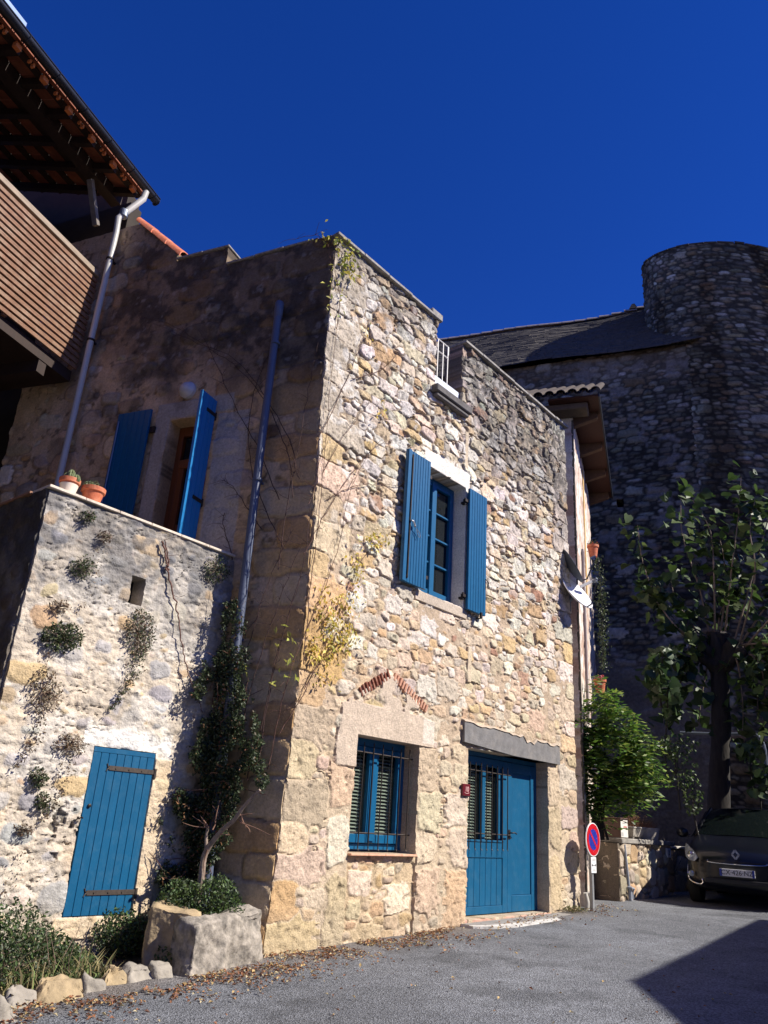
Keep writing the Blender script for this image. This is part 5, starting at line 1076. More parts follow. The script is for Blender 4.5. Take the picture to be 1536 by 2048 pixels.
grass = thing('dry_grass_tuft', 'pale dry grass in front of the green shrub behind the edging stones', 'grass', gpt(-2.4, -0.12))
P = np.array([gpt(g.uniform(-3.4, -1.5), g.uniform(-0.4, 0.05)) for _ in range(900)]); m = MB()
V_ = []; F_ = []
for p in P:
    d = np.array([g.normal(0, .35), g.normal(0, .35), 1.0]); d /= np.linalg.norm(d); L = g.uniform(.08, .26); s_ = np.array([g.normal(), g.normal(), 0]) * 0.004; b_ = p + d * L * .6; tip = p + d * L + np.array([g.normal(0, .05), g.normal(0, .05), -.02]); i0 = len(V_)
    V_ += [p - s_, p + s_, b_ + s_ * .8, b_ - s_ * .8, tip]; F_ += [(i0, i0 + 1, i0 + 2), (i0, i0 + 2, i0 + 3), (i0 + 3, i0 + 2, i0 + 4)]
cc = np.repeat(np.array([[0.30, 0.25, 0.12]]) * np.random.default_rng(3).uniform(.5, 1.3, (len(P), 1)) * np.where(np.random.default_rng(4).random((len(P), 1)) < .4, np.array([[0.5, 0.8, 0.5]]), 1), 5, 0)
link_mesh('blades', np_mesh('blades', np.array(V_), np.array(F_), cc), M_DRY, grass)
def weed(name, label, u, n_, r_, h_, cnt, size, cols, seed, cat='plant', dz=0.0):
    t = thing(name, label, cat, gpt(u, n_, dz)); b = blob(cnt, gpt(u, n_, h_ * 0.55 + dz), (r_, r_, h_ * 0.55), seed, 0.2); leaves('foliage', b, size, cols, M_LEAF, t, seed + 1, .55)
    m = MB(); g_ = np.random.default_rng(seed)
    for i in range(14): q_ = b[g_.integers(0, len(b))]; m.tube([gpt(u, n_, dz), (gpt(u, n_, dz) + q_) / 2 + g_.normal(0, .01, 3), q_], [.004, .003, .0015], 4)
    m.build('stems', MATS['dry_twig'], t); return t
weed('creeping_plant', 'green creeping plant between the cellar door sill and the stone trough', -1.02, -0.72, 0.26, 0.36, 1500, .034, GREEN_M + GREEN_D, 101)
weed('weed', 'bright green weed growing against the front of the stone trough', -0.95, -0.10, 0.12, 0.18, 380, .034, GREEN_M, 103, 'weed')
# ---- stone trough: two old blocks with soil and plants
def rock(name, corners, mat, parent, seed, sub=5, amp=0.02, rnd=0.03):
    """irregular block: eight corners, subdivided, rounded and roughened"""
    m = MB(); m.hexa(corners); me = bpy.data.meshes.new(name); me.from_pydata(m.v, [], m.f); bm = bmesh.new(); bm.from_mesh(me)
    bmesh.ops.recalc_face_normals(bm, faces=bm.faces)
    if rnd: bmesh.ops.bevel(bm, geom=bm.edges[:] , offset=rnd, segments=2, affect='EDGES', profile=.6)
    bmesh.ops.triangulate(bm, faces=bm.faces)
    for _ in range(sub):
        L = [e for e in bm.edges if e.calc_length() > 0.035]
        if not L: break
        bmesh.ops.subdivide_edges(bm, edges=L, cuts=1); bmesh.ops.triangulate(bm, faces=bm.faces)
    bm.normal_update()
    for v in bm.verts:
        c = v.co; d = mnoise.noise(c * 3.1 + Vector((seed, 0, 0))) * 1.6 + mnoise.noise(c * 9 + Vector((0, seed, 0))) * .8 + mnoise.noise(c * 24) * .35; v.co = c + v.normal * d * amp
    bm.to_mesh(me); bm.free(); return link_mesh(name, me, mat, parent, True)
import bmesh
M_BLOCK = pmat('old_trough_stone', (0.31, 0.275, 0.23), 0.95, var=0.45, vs=16, bump=1.0, bs=30, dirt=(0.06, 0.057, 0.05), dscale=9, damt=0.95)
M_BLOCKY = pmat('yellow_trough_stone', (0.40, 0.30, 0.175), 0.95, var=0.25, vs=9, bump=0.7, bs=40, dirt=(0.2, 0.16, 0.1), dscale=6, damt=0.6)
trough = thing('stone_trough', 'old broken stone trough planted with green shrub against the house corner', 'trough', gpt(-0.7, -0.1))
def blk(px4, topz, seed, mat, name, depth, skew=(0, 0)):
    A = [ground(p) for p in px4]
    return A
gA, gB = ground((378, 1958)), ground((518, 1922)); gC = ground((278, 1938))
dxy = lambda a, k: a + k
w_back = -FA.n * 0.34 + FA.u * 0.05
T2 = Z * 0.40
rock('grey_block', [gA - Z * .15, gB - Z * .15, gB + w_back - Z * .15, gA + w_back * 1.0 - Z * .15, gA + Z * .36 + FA.u * .05 - FA.n * .05, gB + T2, gB + w_back + T2, gA + w_back + Z * .38], M_BLOCK, trough, 3.0, 7, .034, .05)
gD = ground((384, 1952)) - FA.n * .10 + FA.u * .05; wb2 = -FA.n * 0.30 + FA.u * 0.32
rock('yellow_block', [gC - Z * .15, gD - Z * .15 , gD + wb2 * .8 - Z * .15, gC + wb2 - Z * .15, gC + Z * .47, gD + Z * .42, gD + wb2 * .8 + Z * .42, gC + wb2 + Z * .47], M_BLOCKY, trough, 7.0, 6, .022, .04)
so = (gA + gB) / 2 + w_back * 1.5
so = gpt(-.50, -.62)
m = MB(); m.lathe(so + Z * 0.0, [(0.36, 0.0), (0.36, 0.30), (0.25, 0.34), (0.01, 0.36)], 20); m.build('soil', pmat('dark_soil', (0.06, 0.045, 0.03), 0.95, var=0.4, vs=20, bump=0.6), trough)
P = np.array([at_dist((x, y_), 8.1 + dd) for x, y_, dd in zip(rg.uniform(300, 500, 5200), rg.uniform(1740, 1850, 5200), rg.uniform(-.45, .35, 5200))])
qq = np.array([[(RM.T @ (p - CAM))[0], (RM.T @ (p - CAM))[1], (RM.T @ (p - CAM))[2]] for p in P]); qx = PX + FPX * qq[:, 0] / qq[:, 2]; qy = PY + FPX * qq[:, 1] / qq[:, 2]
keep_ = inpoly(np.column_stack([qx, qy]), [(300, 1820), (330, 1775), (350, 1755), (400, 1765), (440, 1750), (465, 1765), (480, 1790), (490, 1825), (470, 1840), (425, 1850), (350, 1835)])
leaves('trough_shrub', P[keep_], .038, GREEN_D + GREEN_M, M_LEAF, trough, 111, .55)
m = MB(); e0 = ground((360, 1925)) + Z * 0.03; m.lathe(e0, [(0.035, 0), (0.042, 0.0), (0.042, 0.16), (0.035, 0.16)], 14, np.cross(dirn(200), Z), Z, dirn(200)); dpp = thing('drain_spout', 'short pale drain pipe end lying between the trough blocks', 'pipe', e0); m.build('pipe', pmat('pale_pipe', (0.5, 0.48, 0.45), .7), dpp)
m = MB(); m.lathe(e0 + dirn(200) * .158, [(0.0, 0), (0.034, 0.0), (0.034, 0.005), (0, .005)], 14, np.cross(dirn(200), Z), Z, dirn(200)); m.build('pipe_mouth', M_BLACK, dpp)
# ---- edging stones
M_YST = pmat('yellow_edge_stone', (0.36, 0.275, 0.16), .92, var=.25, vs=9, bump=.6, bs=50, dirt=(.3, .22, .13), damt=.5); M_WST = pmat('white_edge_stone', (0.30, 0.27, 0.225), .92, var=.25, vs=9, bump=.6, bs=50, dirt=(.25, .22, .19), damt=.5)
EDGE = [((5, 2045), .22, .20, M_WST, 'white edging stone cut by the left edge of the photo'), ((45, 2012), .30, .17, M_WST, 'white angular edging stone second from the left'), ((122, 1998), .36, .20, M_YST, 'large yellow edging stone with a split in the middle'),
        ((190, 1982), .24, .14, M_WST, 'flat pale edging stone between the yellow and the brown one'), ((232, 1968), .25, .17, M_YST, 'brown yellow rough edging stone'), ((282, 1958), .28, .13, M_WST, 'pale mossy edging stone nearest the trough'), ((322, 1953), .15, .11, M_WST, 'small white edging stone right before the drain pipe')]
for k, (px, w_, h_, mt, lab) in enumerate(EDGE):
    c = ground(px); t = thing('edging_stone', lab, 'stone', c, 'stones edging the planted bed'); r = random.Random(40 + k); f = Frame(c, 40.758 + r.uniform(-14, 14)); j = lambda s=.03: r.uniform(-s, s)
    rock('stone', [f(-w_ / 2 + j(), -.10 + j(), -.06), f(w_ / 2 + j(), -.10 + j(), -.06), f(w_ / 2 + j(), .08 + j(), -.06), f(-w_ / 2 + j(), .08 + j(), -.06), f(-w_ * .32 + j(.05), -.07 + j(), h_ * .85 + j(.05)), f(w_ * .3 + j(.05), -.07 + j(), h_ * .62 + j(.05)), f(w_ * .33 + j(.05), .03 + j(), h_ * .5 + j(.04)), f(-w_ * .35 + j(.05), .03 + j(), h_ * .62 + j(.04))], mt, t, 20.0 + k * 3, 6, .040, .03)
# ---- fallen leaves on the street: nobody could count them
g = np.random.default_rng(121); P = []; S_ = []
while len(P) < 3300:
    u = g.uniform(-3.5, 7); n_ = abs(g.normal(0, 0.34)) + 0.03 if g.random() < .95 else g.uniform(.2, 5)
    if u < 0: n_ += 0.25
    if (u > 2.9 and g.random() < .8) or g.random() < .35: continue
    if float(fbm(np.array(u), np.array(n_), 0.35, 123, 3)) < 0.46 and n_ < 1.4: continue
    P.append(gpt(u, n_, 0.014 + g.uniform(0, .012)))
o = leaves('fallen_leaves', np.array(P), 0.034, [(0.22, 0.10, 0.05), (0.16, 0.08, 0.05), (0.30, 0.13, 0.06), (0.24, 0.10, 0.05), (0.36, 0.20, 0.09), (0.45, 0.32, 0.14), (0.18, 0.09, 0.06), (0.5, 0.42, 0.25)], M_DRY, None, 122, .6, up=np.array([0, 0, 2.2]), fold=.4)
tagged(o, 'scattered brown fallen leaves along the foot of the house', 'leaves', None, 'stuff')
P = np.array([gpt(g.uniform(-4, 9), g.uniform(.1, 6), .004) for _ in range(1500)])
weed('gutter_weeds', 'weeds and litter at the right foot of the house by the sign', 5.78, 0.12, 0.22, 0.07, 300, .03, [(0.14, 0.13, 0.06), (0.10, 0.12, 0.04), (0.3, 0.25, 0.12)], 131, 'weed')
for k, px in enumerate(((1160, 1800), (1169, 1797))):
    c = ground(px) + FA.n * .0; 
for (du_, lean, lab) in ((6.26, .03, 'pale broken pipe end right at the right foot of the house wall'), (6.40, .05, 'pale broken pipe end a little away from the house corner, nearer the sign post')):
    c = gpt(du_, .10); clayp = thing('clay_pipe_end', lab, 'pipe', c, 'broken pipe ends by the house corner'); m = MB(); m.tube([c - Z * .05, c + Z * .10 + FA.n * .01, c + Z * .22 - FA.u * lean], [.04, .038, .03], 12); m.build('pipe', MATS['pale_pipe'], clayp)
# ---- flower pots on the terrace coping
def flowerpot(fr_pt, r_top, h_, lab, bands, seed):
    t = thing('flower_pot', lab, 'flower pot', fr_pt, 'flower pots on the terrace coping'); m = MB()
    m.lathe(fr_pt, [(r_top * .66, 0), (r_top * .93, h_ * .74), (r_top * 1.06, h_ * .75), (r_top * 1.08, h_ * .98), (r_top * 1.02, h_), (r_top * .92, h_ * .99), (r_top * .9, h_ * .9)], 26); pot = m.build('pot', M_TERRA, t, True)
    if bands:
        m = MB(); m.lathe(fr_pt, [(r_top * .68, .004), (r_top * .935, h_ * .66), (r_top * .70, h_ * .655), (r_top * .66, .005)], 26); m.build('white_glaze', pmat('cream_glaze', lin(225, 212, 195), .6, var=.08), pot, True)
    return t
pc = FT(-1.98, -0.14, 3.893)
t = flowerpot(pc, .093, .18, 'half white terracotta pot holding a clump of cactus', True, 1)
for k, (dx, dy, hh, rr_) in enumerate(((0, 0, .13, .032), (.05, .02, .09, .028), (-.045, .01, .10, .027), (.02, -.05, .07, .024), (.075, -.03, .045, .03))):
    c = pc + np.array([dx, dy, .15]); m = MB(); n = 20; prof = [(rr_ * .8, 0), (rr_, hh * .4), (rr_ * .9, hh * .8), (rr_ * .4, hh), (0.002, hh * 1.02)]; base = len(m.v)
    for r_, h_ in prof:
        for j in range(n): a = 2 * math.pi * j / n; q_ = r_ * (1 + .16 * (1 if j % 2 else -1)); m.v.append(tuple(c + np.array([math.cos(a) * q_, math.sin(a) * q_, h_])))
    for i in range(4):
        for j in range(n): a = i * n + j; b = i * n + (j + 1) % n; m.f.append((a, b, b + n, a + n))
    m.build('cactus', pmat('cactus_green', (0.14, 0.17, 0.07), .7, var=.3, vs=40), t)
pc = FT(-1.72, -0.15, 3.89)
t = flowerpot(pc, .11, .185, 'plain terracotta pot with a small green succulent', False, 2)
leaves('succulent', blob(90, pc + Z * .20 - FT.u * .04, (.075, .075, .04), 3, .3), .04, [(0.16, 0.22, 0.12), (0.22, 0.26, 0.15)], M_LEAF, t, 5, .6)
m = MB(); m.lathe(pc, [(.10, .15), (.01, .165)], 16); m.build('soil', MATS['dark_soil'], t)
# ================================================================ NO PARKING SIGN
sp = ground((1185, 1822)); sg = thing('no_parking_sign', 'round blue and red no parking sign on a short square grey post', 'road sign', sp)
view = sp - CAM; view[2] = 0; FS = Frame(sp, 40.758 + 22, 90)   # sign faces along the street and a little outward
SF = Frame(sp, 40.758, 90)
m = MB(); m.box(SF, -.025, .025, -.025, .025, -.1, 1.05); m.build('post', pmat('galvanised', (0.36, 0.37, 0.38), .5, .5, var=.15, vs=10), sg, bevel=.004)
sc_ = SF(0, .045, .955)
def ringdisc(r0, r1, d, name, mat, n=40):
    m = MB(); base = 0
    for j in range(n):
        a = 2 * math.pi * j / n; e = np.array([math.cos(a), math.sin(a)])
        for r_ in (r0, r1): m.v.append(tuple(sc_ + SF.u * e[0] * r_ + Z * e[1] * r_ + SF.n * d))
    for j in range(n): a = 2 * j; b = 2 * ((j + 1) % n); m.f.append((a, a + 1, b + 1, b))
    return m.build(name, mat, sg)
M_RED = pmat('sign_red', lin(190, 12, 28), .35, var=.05); M_SBLUE = pmat('sign_blue', lin(30, 45, 150), .35, var=.05); M_SWHITE = pmat('sign_white', lin(235, 235, 235), .35, var=.04, dirt=lin(190, 185, 178), damt=.25)
m = MB(); m.lathe(sc_, [(0.225, -.016), (.232, -.012), (.232, 0.003), (.224, .004), (.001, .004)], 44, SF.u, Z, SF.n); m.build('disc', M_SWHITE, sg)
ringdisc(.145, .219, .0062, 'red_ring', M_RED); ringdisc(.001, .145, .0055, 'blue_field', M_SBLUE)
m = MB(); a = math.radians(-45); ex = SF.u * math.cos(a) + Z * math.sin(a); ey = -SF.u * math.sin(a) + Z * math.cos(a); m.poly([sc_ + ex * x + ey * y_ + SF.n * .0072 for x, y_ in ((-.148, -.019), (.148, -.019), (.148, .019), (-.148, .019))]); m.build('red_bar', M_RED, sg)
m = MB(); m.box(SF, -.085, .085, .034, .046, .50, .715); pl_ = m.build('arrow_plate', M_SWHITE, sg, bevel=.008, seg=2)
M_INK = pmat('black_ink', (0.02, 0.02, 0.02), .5); m = MB(); 
m.box(SF, -.045, .045, .0465, .048, .603, .611)
for s in (-1, 1): m.poly([SF(s * .072, .0475, .607), SF(s * .040, .0475, .607 + s * .022), SF(s * .040, .0475, .607 - s * .022)][::1])
m.build('double_arrow', M_INK, pl_)
M_FAINT = pmat('faded_ink', (0.42, 0.42, 0.42), .6); m = MB(); r = random.Random(3)
for vv in (.672, .69, .555, .537):
    x = -.05
    while x < .05: w_ = r.uniform(.008, .02); m.box(SF, x, x + w_, .0465, .0472, vv - .005, vv + .005); x += w_ + .006
m.build('faded_lines', M_FAINT, pl_)
# ================================================================ GARDEN: low walls, boxes, planters
FW = FA; lw = thing('garden_wall', 'low rubble garden wall with grey slab coping half in sunlight', 'wall', gpt(9, -.1))
def low_style(U, V):
    seeds = pack(U.min() - .2, U.max() + .2, -.5, 1.6, [(.24, .4, .18, .28, 120, -1, 9), (.14, .26, .1, .18, 700, -1, 9), (.08, .16, .06, .1, 1500, -1, 9)], 601, (), .02); idx, m_, Uw, Vw = rubble(U, V, seeds, 2.7, .03, 603, 1.5); n = len(seeds)
    sc = stone_cols(n, [(0.50, 0.38, 0.24), (0.44, 0.30, 0.18), (0.56, 0.47, 0.36), (0.40, 0.34, 0.27)], [30, 20, 20, 15], 602); stone = sst(.002, .014, m_); r1 = fbm(U, V, .06, 604, 4) - .5
    h = .03 * sst(0, .03, m_) + .016 * r1 + stone * np.random.default_rng(6).normal(0, .01, n)[idx]; return h, mixc(np.array([.36, .28, .2]) * np.ones(U.shape + (3,)), sc[idx] * (.75 + .5 * fbm(U, V, .12, 605, 4))[..., None], stone)
FWL = Frame(FA(0, -.12, 0), 40.758, 90); LZ = 1.10
wall('front_face', FWL, 7.90, 10.28, 0.0, LZ, .016, low_style, M_WALL, lw, (), None, .34)
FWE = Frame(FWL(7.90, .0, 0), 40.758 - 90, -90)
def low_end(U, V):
    h, c = low_style(U, V); k = .16 + .10 * fbm(U, V, .5, 650, 4); return h * .35, np.stack([k, k * .82, k * .64], -1) * .75  # dark end face: its shade is put into the colour
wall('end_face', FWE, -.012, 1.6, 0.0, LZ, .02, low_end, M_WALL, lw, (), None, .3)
m = MB(); m.box(FWL, 7.98, 10.36, -.42, .06, LZ + .002, LZ + .085); m.build('coping_slab', M_COPE, lw, bevel=.012)
m = MB(); m.box(FWE, 0.36, 1.7, -.42, .06, LZ + .002, LZ + .07); m.build('coping_slab', M_COPE, lw, bevel=.012)
pp_ = thing('grey_pipe', 'thin grey pipe running down the sunny corner of the garden wall', 'pipe', FWL(8.12, .05, .3))
m = MB(); m.tube([FWL(8.10, .04, LZ - .01), FWL(8.14, .05, .7), FWL(8.19, .05, .42), FWL(8.20, .06, .24)], .024, 10); m.build('pipe', pmat('grey_plastic', lin(150, 155, 165), .45, var=.1), pp_, True)
m = MB(); m.tube([FWL(8.12, .05, .44), FWL(8.14, .11, .43), FWL(8.22, .12, .42), FWL(8.26, .08, .36), FWL(8.26, .08, .26)], .016, 8); m.tube([FWL(8.2, .06, .45), FWL(8.2, .06, .24)], .036, 12); m.build('pipe_boot', MATS['grey_plastic'], pp_, True)
wn_ = thing('wall_number', 'small white number plaque high on the right of the garden wall', 'plaque', FWL(10.06, .04, .98)); m = MB(); m.box(FWL, 9.98, 10.15, .01, .05, .90, 1.06); m.build('plaque', M_SWHITE, wn_, bevel=.004)
text_mesh('2', FWL, 10.065, .98, .0515, .12, 'digit', M_INK, wn_)
bx = thing('letter_box', 'brown letter box with a white printed front standing on the garden wall end', 'letter box', FWL(8.2, -.2, LZ + .09))
FB = Frame(FWL(8.32, .02, LZ + .087), 40.758, 90)
m = MB(); m.box(FB, -.30, 0.0, -.50, 0, 0, .30); m.hexa([FB(-.31, -.52, .30), FB(.01, -.52, .30), FB(.01, .015, .30), FB(-.31, .015, .30), FB(-.31, -.52, .325), FB(.01, -.52, .325), FB(.01, .01, .318), FB(-.31, .01, .318)]); m.build('box', pmat('brown_box', lin(84, 58, 50), .6, var=.15, vs=6), bx, bevel=.006)
m = MB(); m.box(FB, -.29, -.01, .001, .006, .012, .285); f_ = m.build('front_flap', M_WHITE, bx)
m = MB(); m.box(FB, -.22, -.10, .0065, .0085, .23, .245); m.box(FB, -.27, -.2, .0065, .0085, .03, .09); m.build('slot', M_FAINT, f_)
m = MB(); m.box(FB, -.18, -.05, .0065, .0085, .17, .185); m.build('red_sticker', M_RED, f_)
def planter(u, lab, w_, h_, round_, seed, cols):
    b = FWL(u, -.18, LZ + .087); t = thing('stone_planter', lab, 'planter', b, 'planters on the garden wall'); m = MB(); f = Frame(b, 40.758, 90)
    if round_: m.lathe(b, [(w_ * .42, 0), (w_ * .46, h_ * .5), (w_ * .5, h_), (w_ * .42, h_), (w_ * .38, h_ * .8)], 22)
    else:
        m.hexa([f(-w_ * .34, -.10, .03), f(w_ * .34, -.10, .03), f(w_ * .34, .10, .03), f(-w_ * .34, .10, .03), f(-w_ * .5, -.15, h_), f(w_ * .5, -.15, h_), f(w_ * .5, .15, h_), f(-w_ * .5, .15, h_)]); m.box(f, -w_ * .52, w_ * .52, -.16, .16, h_, h_ + .03)
        for s in (-1, 1): m.box(f, s * w_ * .25 - .03, s * w_ * .25 + .03, -.09, .09, 0, .031)
    m.build('trough', pmat('pale_cast_stone', (0.46, 0.42, 0.36), .9, var=.25, vs=12, bump=.5, dirt=(.2, .18, .15), damt=.5), t, bevel=.008)
    g = np.random.default_rng(seed); m = MB(); Q = []
    for i in range(90): a = b + Z * h_ + f.u * g.uniform(-w_ * .4, w_ * .4) + f.n * g.uniform(-.1, .1); e = a + np.array([g.normal(0, .06), g.normal(0, .06), g.uniform(.06, .24 if not round_ else .12)]); m.tube([a, (a + e) / 2 + g.normal(0, .012, 3), e], [.004, .003, .0012], 4); Q.append(e)
    m.build('dry_stems', pmat('russet_stem', (0.22, 0.11, 0.06), .9, var=.3), t); leaves('dry_leaves', np.repeat(np.array(Q), 4, 0) + g.normal(0, .03, (len(Q) * 4, 3)), .028, cols, M_DRY, t, seed, .5)
planter(8.95, 'rectangular footed stone planter with russet dead stems', .55, .17, False, 141, [(0.25, 0.13, 0.07), (0.3, 0.18, 0.1)])
planter(9.55, 'round stone planter with a low brown dry plant', .52, .20, True, 143, [(0.16, 0.10, 0.07), (0.12, 0.09, 0.06), (0.2, 0.14, 0.1)])
lw2 = thing('gate_wall', 'darker low wall with pale slab behind the car mirror', 'wall', gpt(11.6, -.3))
FW2 = Frame(FWL(10.9, -.25, 0), 40.758 + 14, 90); wall('front_face', FW2, 0, 3.2, 0, 1.05, .03, low_style, M_WALL, lw2, (), None, .3)
m = MB(); m.box(FW2, -.03, 3.2, -.36, .05, 1.052, 1.10); m.build('coping_slab', pmat('pale_slab', (0.5, 0.47, 0.42), .85, var=.2, vs=8), lw2, bevel=.01)
# ---- bright bush behind the wall: pinnate leaves
bb = thing('wisteria_bush', 'bright green bush of feathery leaves spilling over the garden wall', 'bush', gpt(7.4, -.6))
g = np.random.default_rng(151); lobes = [((1172, 1500), 16, 60), ((1180, 1610), 26, 16), ((1290, 1540), 22, 36), ((1185, 1440), 36, 34), ((1236, 1440), 40, 30), ((1278, 1492), 26, 32), ((1220, 1500), 56, 44), ((1180, 1540), 32, 46), ((1255, 1555), 46, 40), ((1225, 1590), 44, 26), ((1198, 1360), 9, 16), ((1205, 1400), 26, 20)]
P = []; T_ = []
for (c, sx, sy) in lobes:
    for i in range(int(sx * sy * 0.058)):
        a = g.uniform(0, 6.283); r_ = g.uniform(.2, 1) ** .5; px = (c[0] + math.cos(a) * r_ * sx, c[1] + math.sin(a) * r_ * sy); A = at_dist(px, 13.75 + (1 - r_) * -.25 + g.uniform(-.1, .5)); d = np.array([g.normal(0, .7), g.normal(0, .7) - .3, g.uniform(-.8, .5)]); d /= np.linalg.norm(d); s_ = np.cross(d, Z); s_ /= np.linalg.norm(s_) + 1e-6
        for k in range(5):
            for sd in (-1, 1): P.append(A + d * .06 * k - Z * .009 * k * k); T_.append(d * .45 + s_ * sd * .9 + g.normal(0, .15, 3))
P = np.array(P); T_ = np.array(T_); n = len(P); T_ /= np.linalg.norm(T_, axis=1)[:, None]; Nn = g.normal(0, .5, (n, 3)) + np.array([.35, -.35, .9]); Nn -= T_ * (Nn * T_).sum(1)[:, None]; Nn /= np.linalg.norm(Nn, axis=1)[:, None]; Bn = np.cross(Nn, T_); L = g.uniform(.09, .14, (n, 1))
V = np.stack([P, P + T_ * L * .45 + Bn * L * .17, P + T_ * L, P + T_ * L * .45 - Bn * L * .17], 1).reshape(-1, 3); F = (np.arange(n)[:, None, None] * 4 + np.array([(0, 1, 2), (0, 2, 3)])[None]).reshape(-1, 3); cc = np.repeat(np.array(GREEN_B)[g.integers(0, 4, n)] * g.uniform(.7, 1.25, (n, 1)), 4, 0)
link_mesh('foliage', np_mesh('foliage', V, F, cc), leafmat('bright_leaf', .4, .45), bb)
m = MB()
for k in range(9): b_ = at_dist((1195 + g.normal(0, 10), 1680), 13.9); e = at_dist((1220 + g.normal(0, 40), 1500 + g.normal(0, 40)), 13.9); m.tube(smooth_path([b_, at_dist((1200 + g.normal(0, 8), 1610), 13.9), e], 4), np.linspace(.022, .006, 9), 6)
m.build('stems', M_DBARK, bb)
# ---- hanging pots and ivy on the neighbour wall
def hangpot(px, D, lab, fl, seed):
    c = at_dist(px, D); t = thing('hanging_pot', lab, 'flower pot', c, 'pots hung on the neighbour wall'); m = MB(); m.lathe(c - Z * .12, [(.07, 0), (.095, .18), (.11, .185), (.112, .23), (.1, .23), (.09, .2)], 18); m.build('pot', M_TERRA, t, True)
    leaves('flowers', blob(110, c + Z * .13, (.11, .11, .07), seed, .3), .04, fl, M_LEAF, t, seed, .6); m = MB(); m.tube([c - dirn(18 + 90) * .12, c + dirn(108) * .1 ], .006, 5); m.build('hook', M_IRON, t)
hangpot((1186, 1102), 14.6, 'terracotta pot hung high on the neighbour wall with few red flowers', [(0.3, 0.05, 0.03), (0.08, 0.1, 0.04), (0.12, 0.12, 0.06)], 161)
hangpot((1200, 1372), 14.2, 'terracotta pot with pink flowers hung low above the bright bush', [(0.55, 0.16, 0.2), (0.6, 0.3, 0.3), (0.1, 0.14, 0.05), (0.5, 0.1, 0.12)], 163)
iv = thing('hanging_ivy', 'thin dark ivy trailing down the edge of the neighbour wall', 'ivy', at_dist((1203, 1300), 15))
P = [at_dist((1194 + 16 * (y_ - 1110) / 150 * (y_ < 1230) + (12 if y_ >= 1230 else 0) + g.normal(0, 6), y_), 15.0 + g.uniform(-.15, .15)) for y_ in g.uniform(1115, 1345, 620)]
leaves('leaves', np.array(P), .05, GREEN_D, M_LEAF, iv, 165, .7, droop=1.0)
m = MB(); m.tube(smooth_path([at_dist((1194, 1110), 15), at_dist((1204, 1200), 15), at_dist((1206, 1345), 15)], 5), .006, 5); m.build('stem', M_DBARK, iv)
# ---- pollarded tree with long leafy shoots
TD = 17.6; tree = thing('pollard_tree', 'pollarded tree with thick dark trunk and long shoots of big leaves', 'tree', at_dist((1440, 1690), TD))
m = MB(); tp = smooth_path([at_dist((1436, 1730), TD), at_dist((1438, 1600), TD), at_dist((1442, 1450), TD), at_dist((1440, 1350), TD), at_dist((1436, 1290), TD), at_dist((1432, 1268), TD)], 5); m.tube(tp, np.interp(np.linspace(0, 1, len(tp)), [0, .3, .6, .8, .92, 1], [.25, .19, .17, .18, .25, .19]), 18)
for k, (x, y_) in enumerate(((1405, 1285), (1470, 1280), (1490, 1300), (1425, 1265), (1398, 1310))): m.tube(smooth_path([at_dist((1438, 1340), TD), at_dist(((1438 + x) / 2, (1335 + y_) / 2), TD - .1), at_dist((x, y_), TD - .15)], 3), [.16, .16, .15, .14, .13, .12, .11], 10)
tk = m.build('trunk', M_DBARK, tree, True)
dm = tk.modifiers.new('rough', 'DISPLACE'); tx = bpy.data.textures.new('bark', 'CLOUDS'); tx.noise_scale = .16; dm.texture = tx; dm.strength = .11; dm.texture_coords = 'GLOBAL'
SH = [((1420, 1275), (1400, 1180), (1365, 1070), (1362, 990)), ((1430, 1268), (1428, 1150), (1420, 1060), (1385, 1000)), ((1450, 1270), (1462, 1150), (1476, 1040), (1482, 955)), ((1470, 1280), (1500, 1170), (1530, 1060), (1550, 985)), ((1400, 1290), (1350, 1250), (1310, 1200), (1285, 1180)), ((1402, 1300), (1340, 1240), (1290, 1140), (1275, 1050)),
      ((1440, 1270), (1450, 1190), (1448, 1120), (1440, 1080)), ((1480, 1290), (1520, 1230), (1550, 1190), (1580, 1150)), ((1490, 1300), (1530, 1290), (1570, 1290), (1590, 1310)), ((1400, 1310), (1360, 1310), (1330, 1330), (1310, 1370)), ((1410, 1300), (1380, 1240), (1350, 1200), (1340, 1130)), ((1490, 1300), (1520, 1330), (1530, 1390), (1525, 1440)), ((1400, 1320), (1370, 1350), (1345, 1400), (1335, 1440)), ((1480, 1285), (1510, 1150), (1500, 1060), (1510, 1000)), ((1430, 1290), (1415, 1330), (1402, 1400), (1398, 1450)), ((1455, 1285), (1476, 1330), (1486, 1420), (1482, 1500)), ((1436, 1275), (1440, 1230), (1455, 1200), (1475, 1170)), ((1425, 1280), (1395, 1270), (1375, 1300), (1368, 1345)), ((1480, 1290), (1560, 1290), (1620, 1340), (1650, 1400)), ((1490, 1300), (1580, 1250), (1660, 1270), (1720, 1330)), ((1485, 1295), (1560, 1350), (1600, 1420), (1620, 1490)), ((1490, 1295), (1570, 1210), (1650, 1180), (1720, 1200))]  # last shoots lie out of view, added to shade the trunk
Q = []; 
for k, s in enumerate(SH):
    D_ = TD - .2 + g.uniform(-.7, .5); P = smooth_path([at_dist(s[0], TD)] + [at_dist(p, D_) for p in s[1:]], 6); m = MB(); m.tube(P, np.linspace(.024, .006, len(P)), 6); m.build('shoot', pmat('shoot_bark', (0.22, 0.17, 0.13), .8, var=.3), tree, True)
    for i, p in enumerate(P):
        if i < 4: continue
        for _ in range((5 if i > 8 else 3) if g.random() < .85 else 1): Q.append(p + g.normal(0, .18, 3) * np.array([1, 1, .9]))
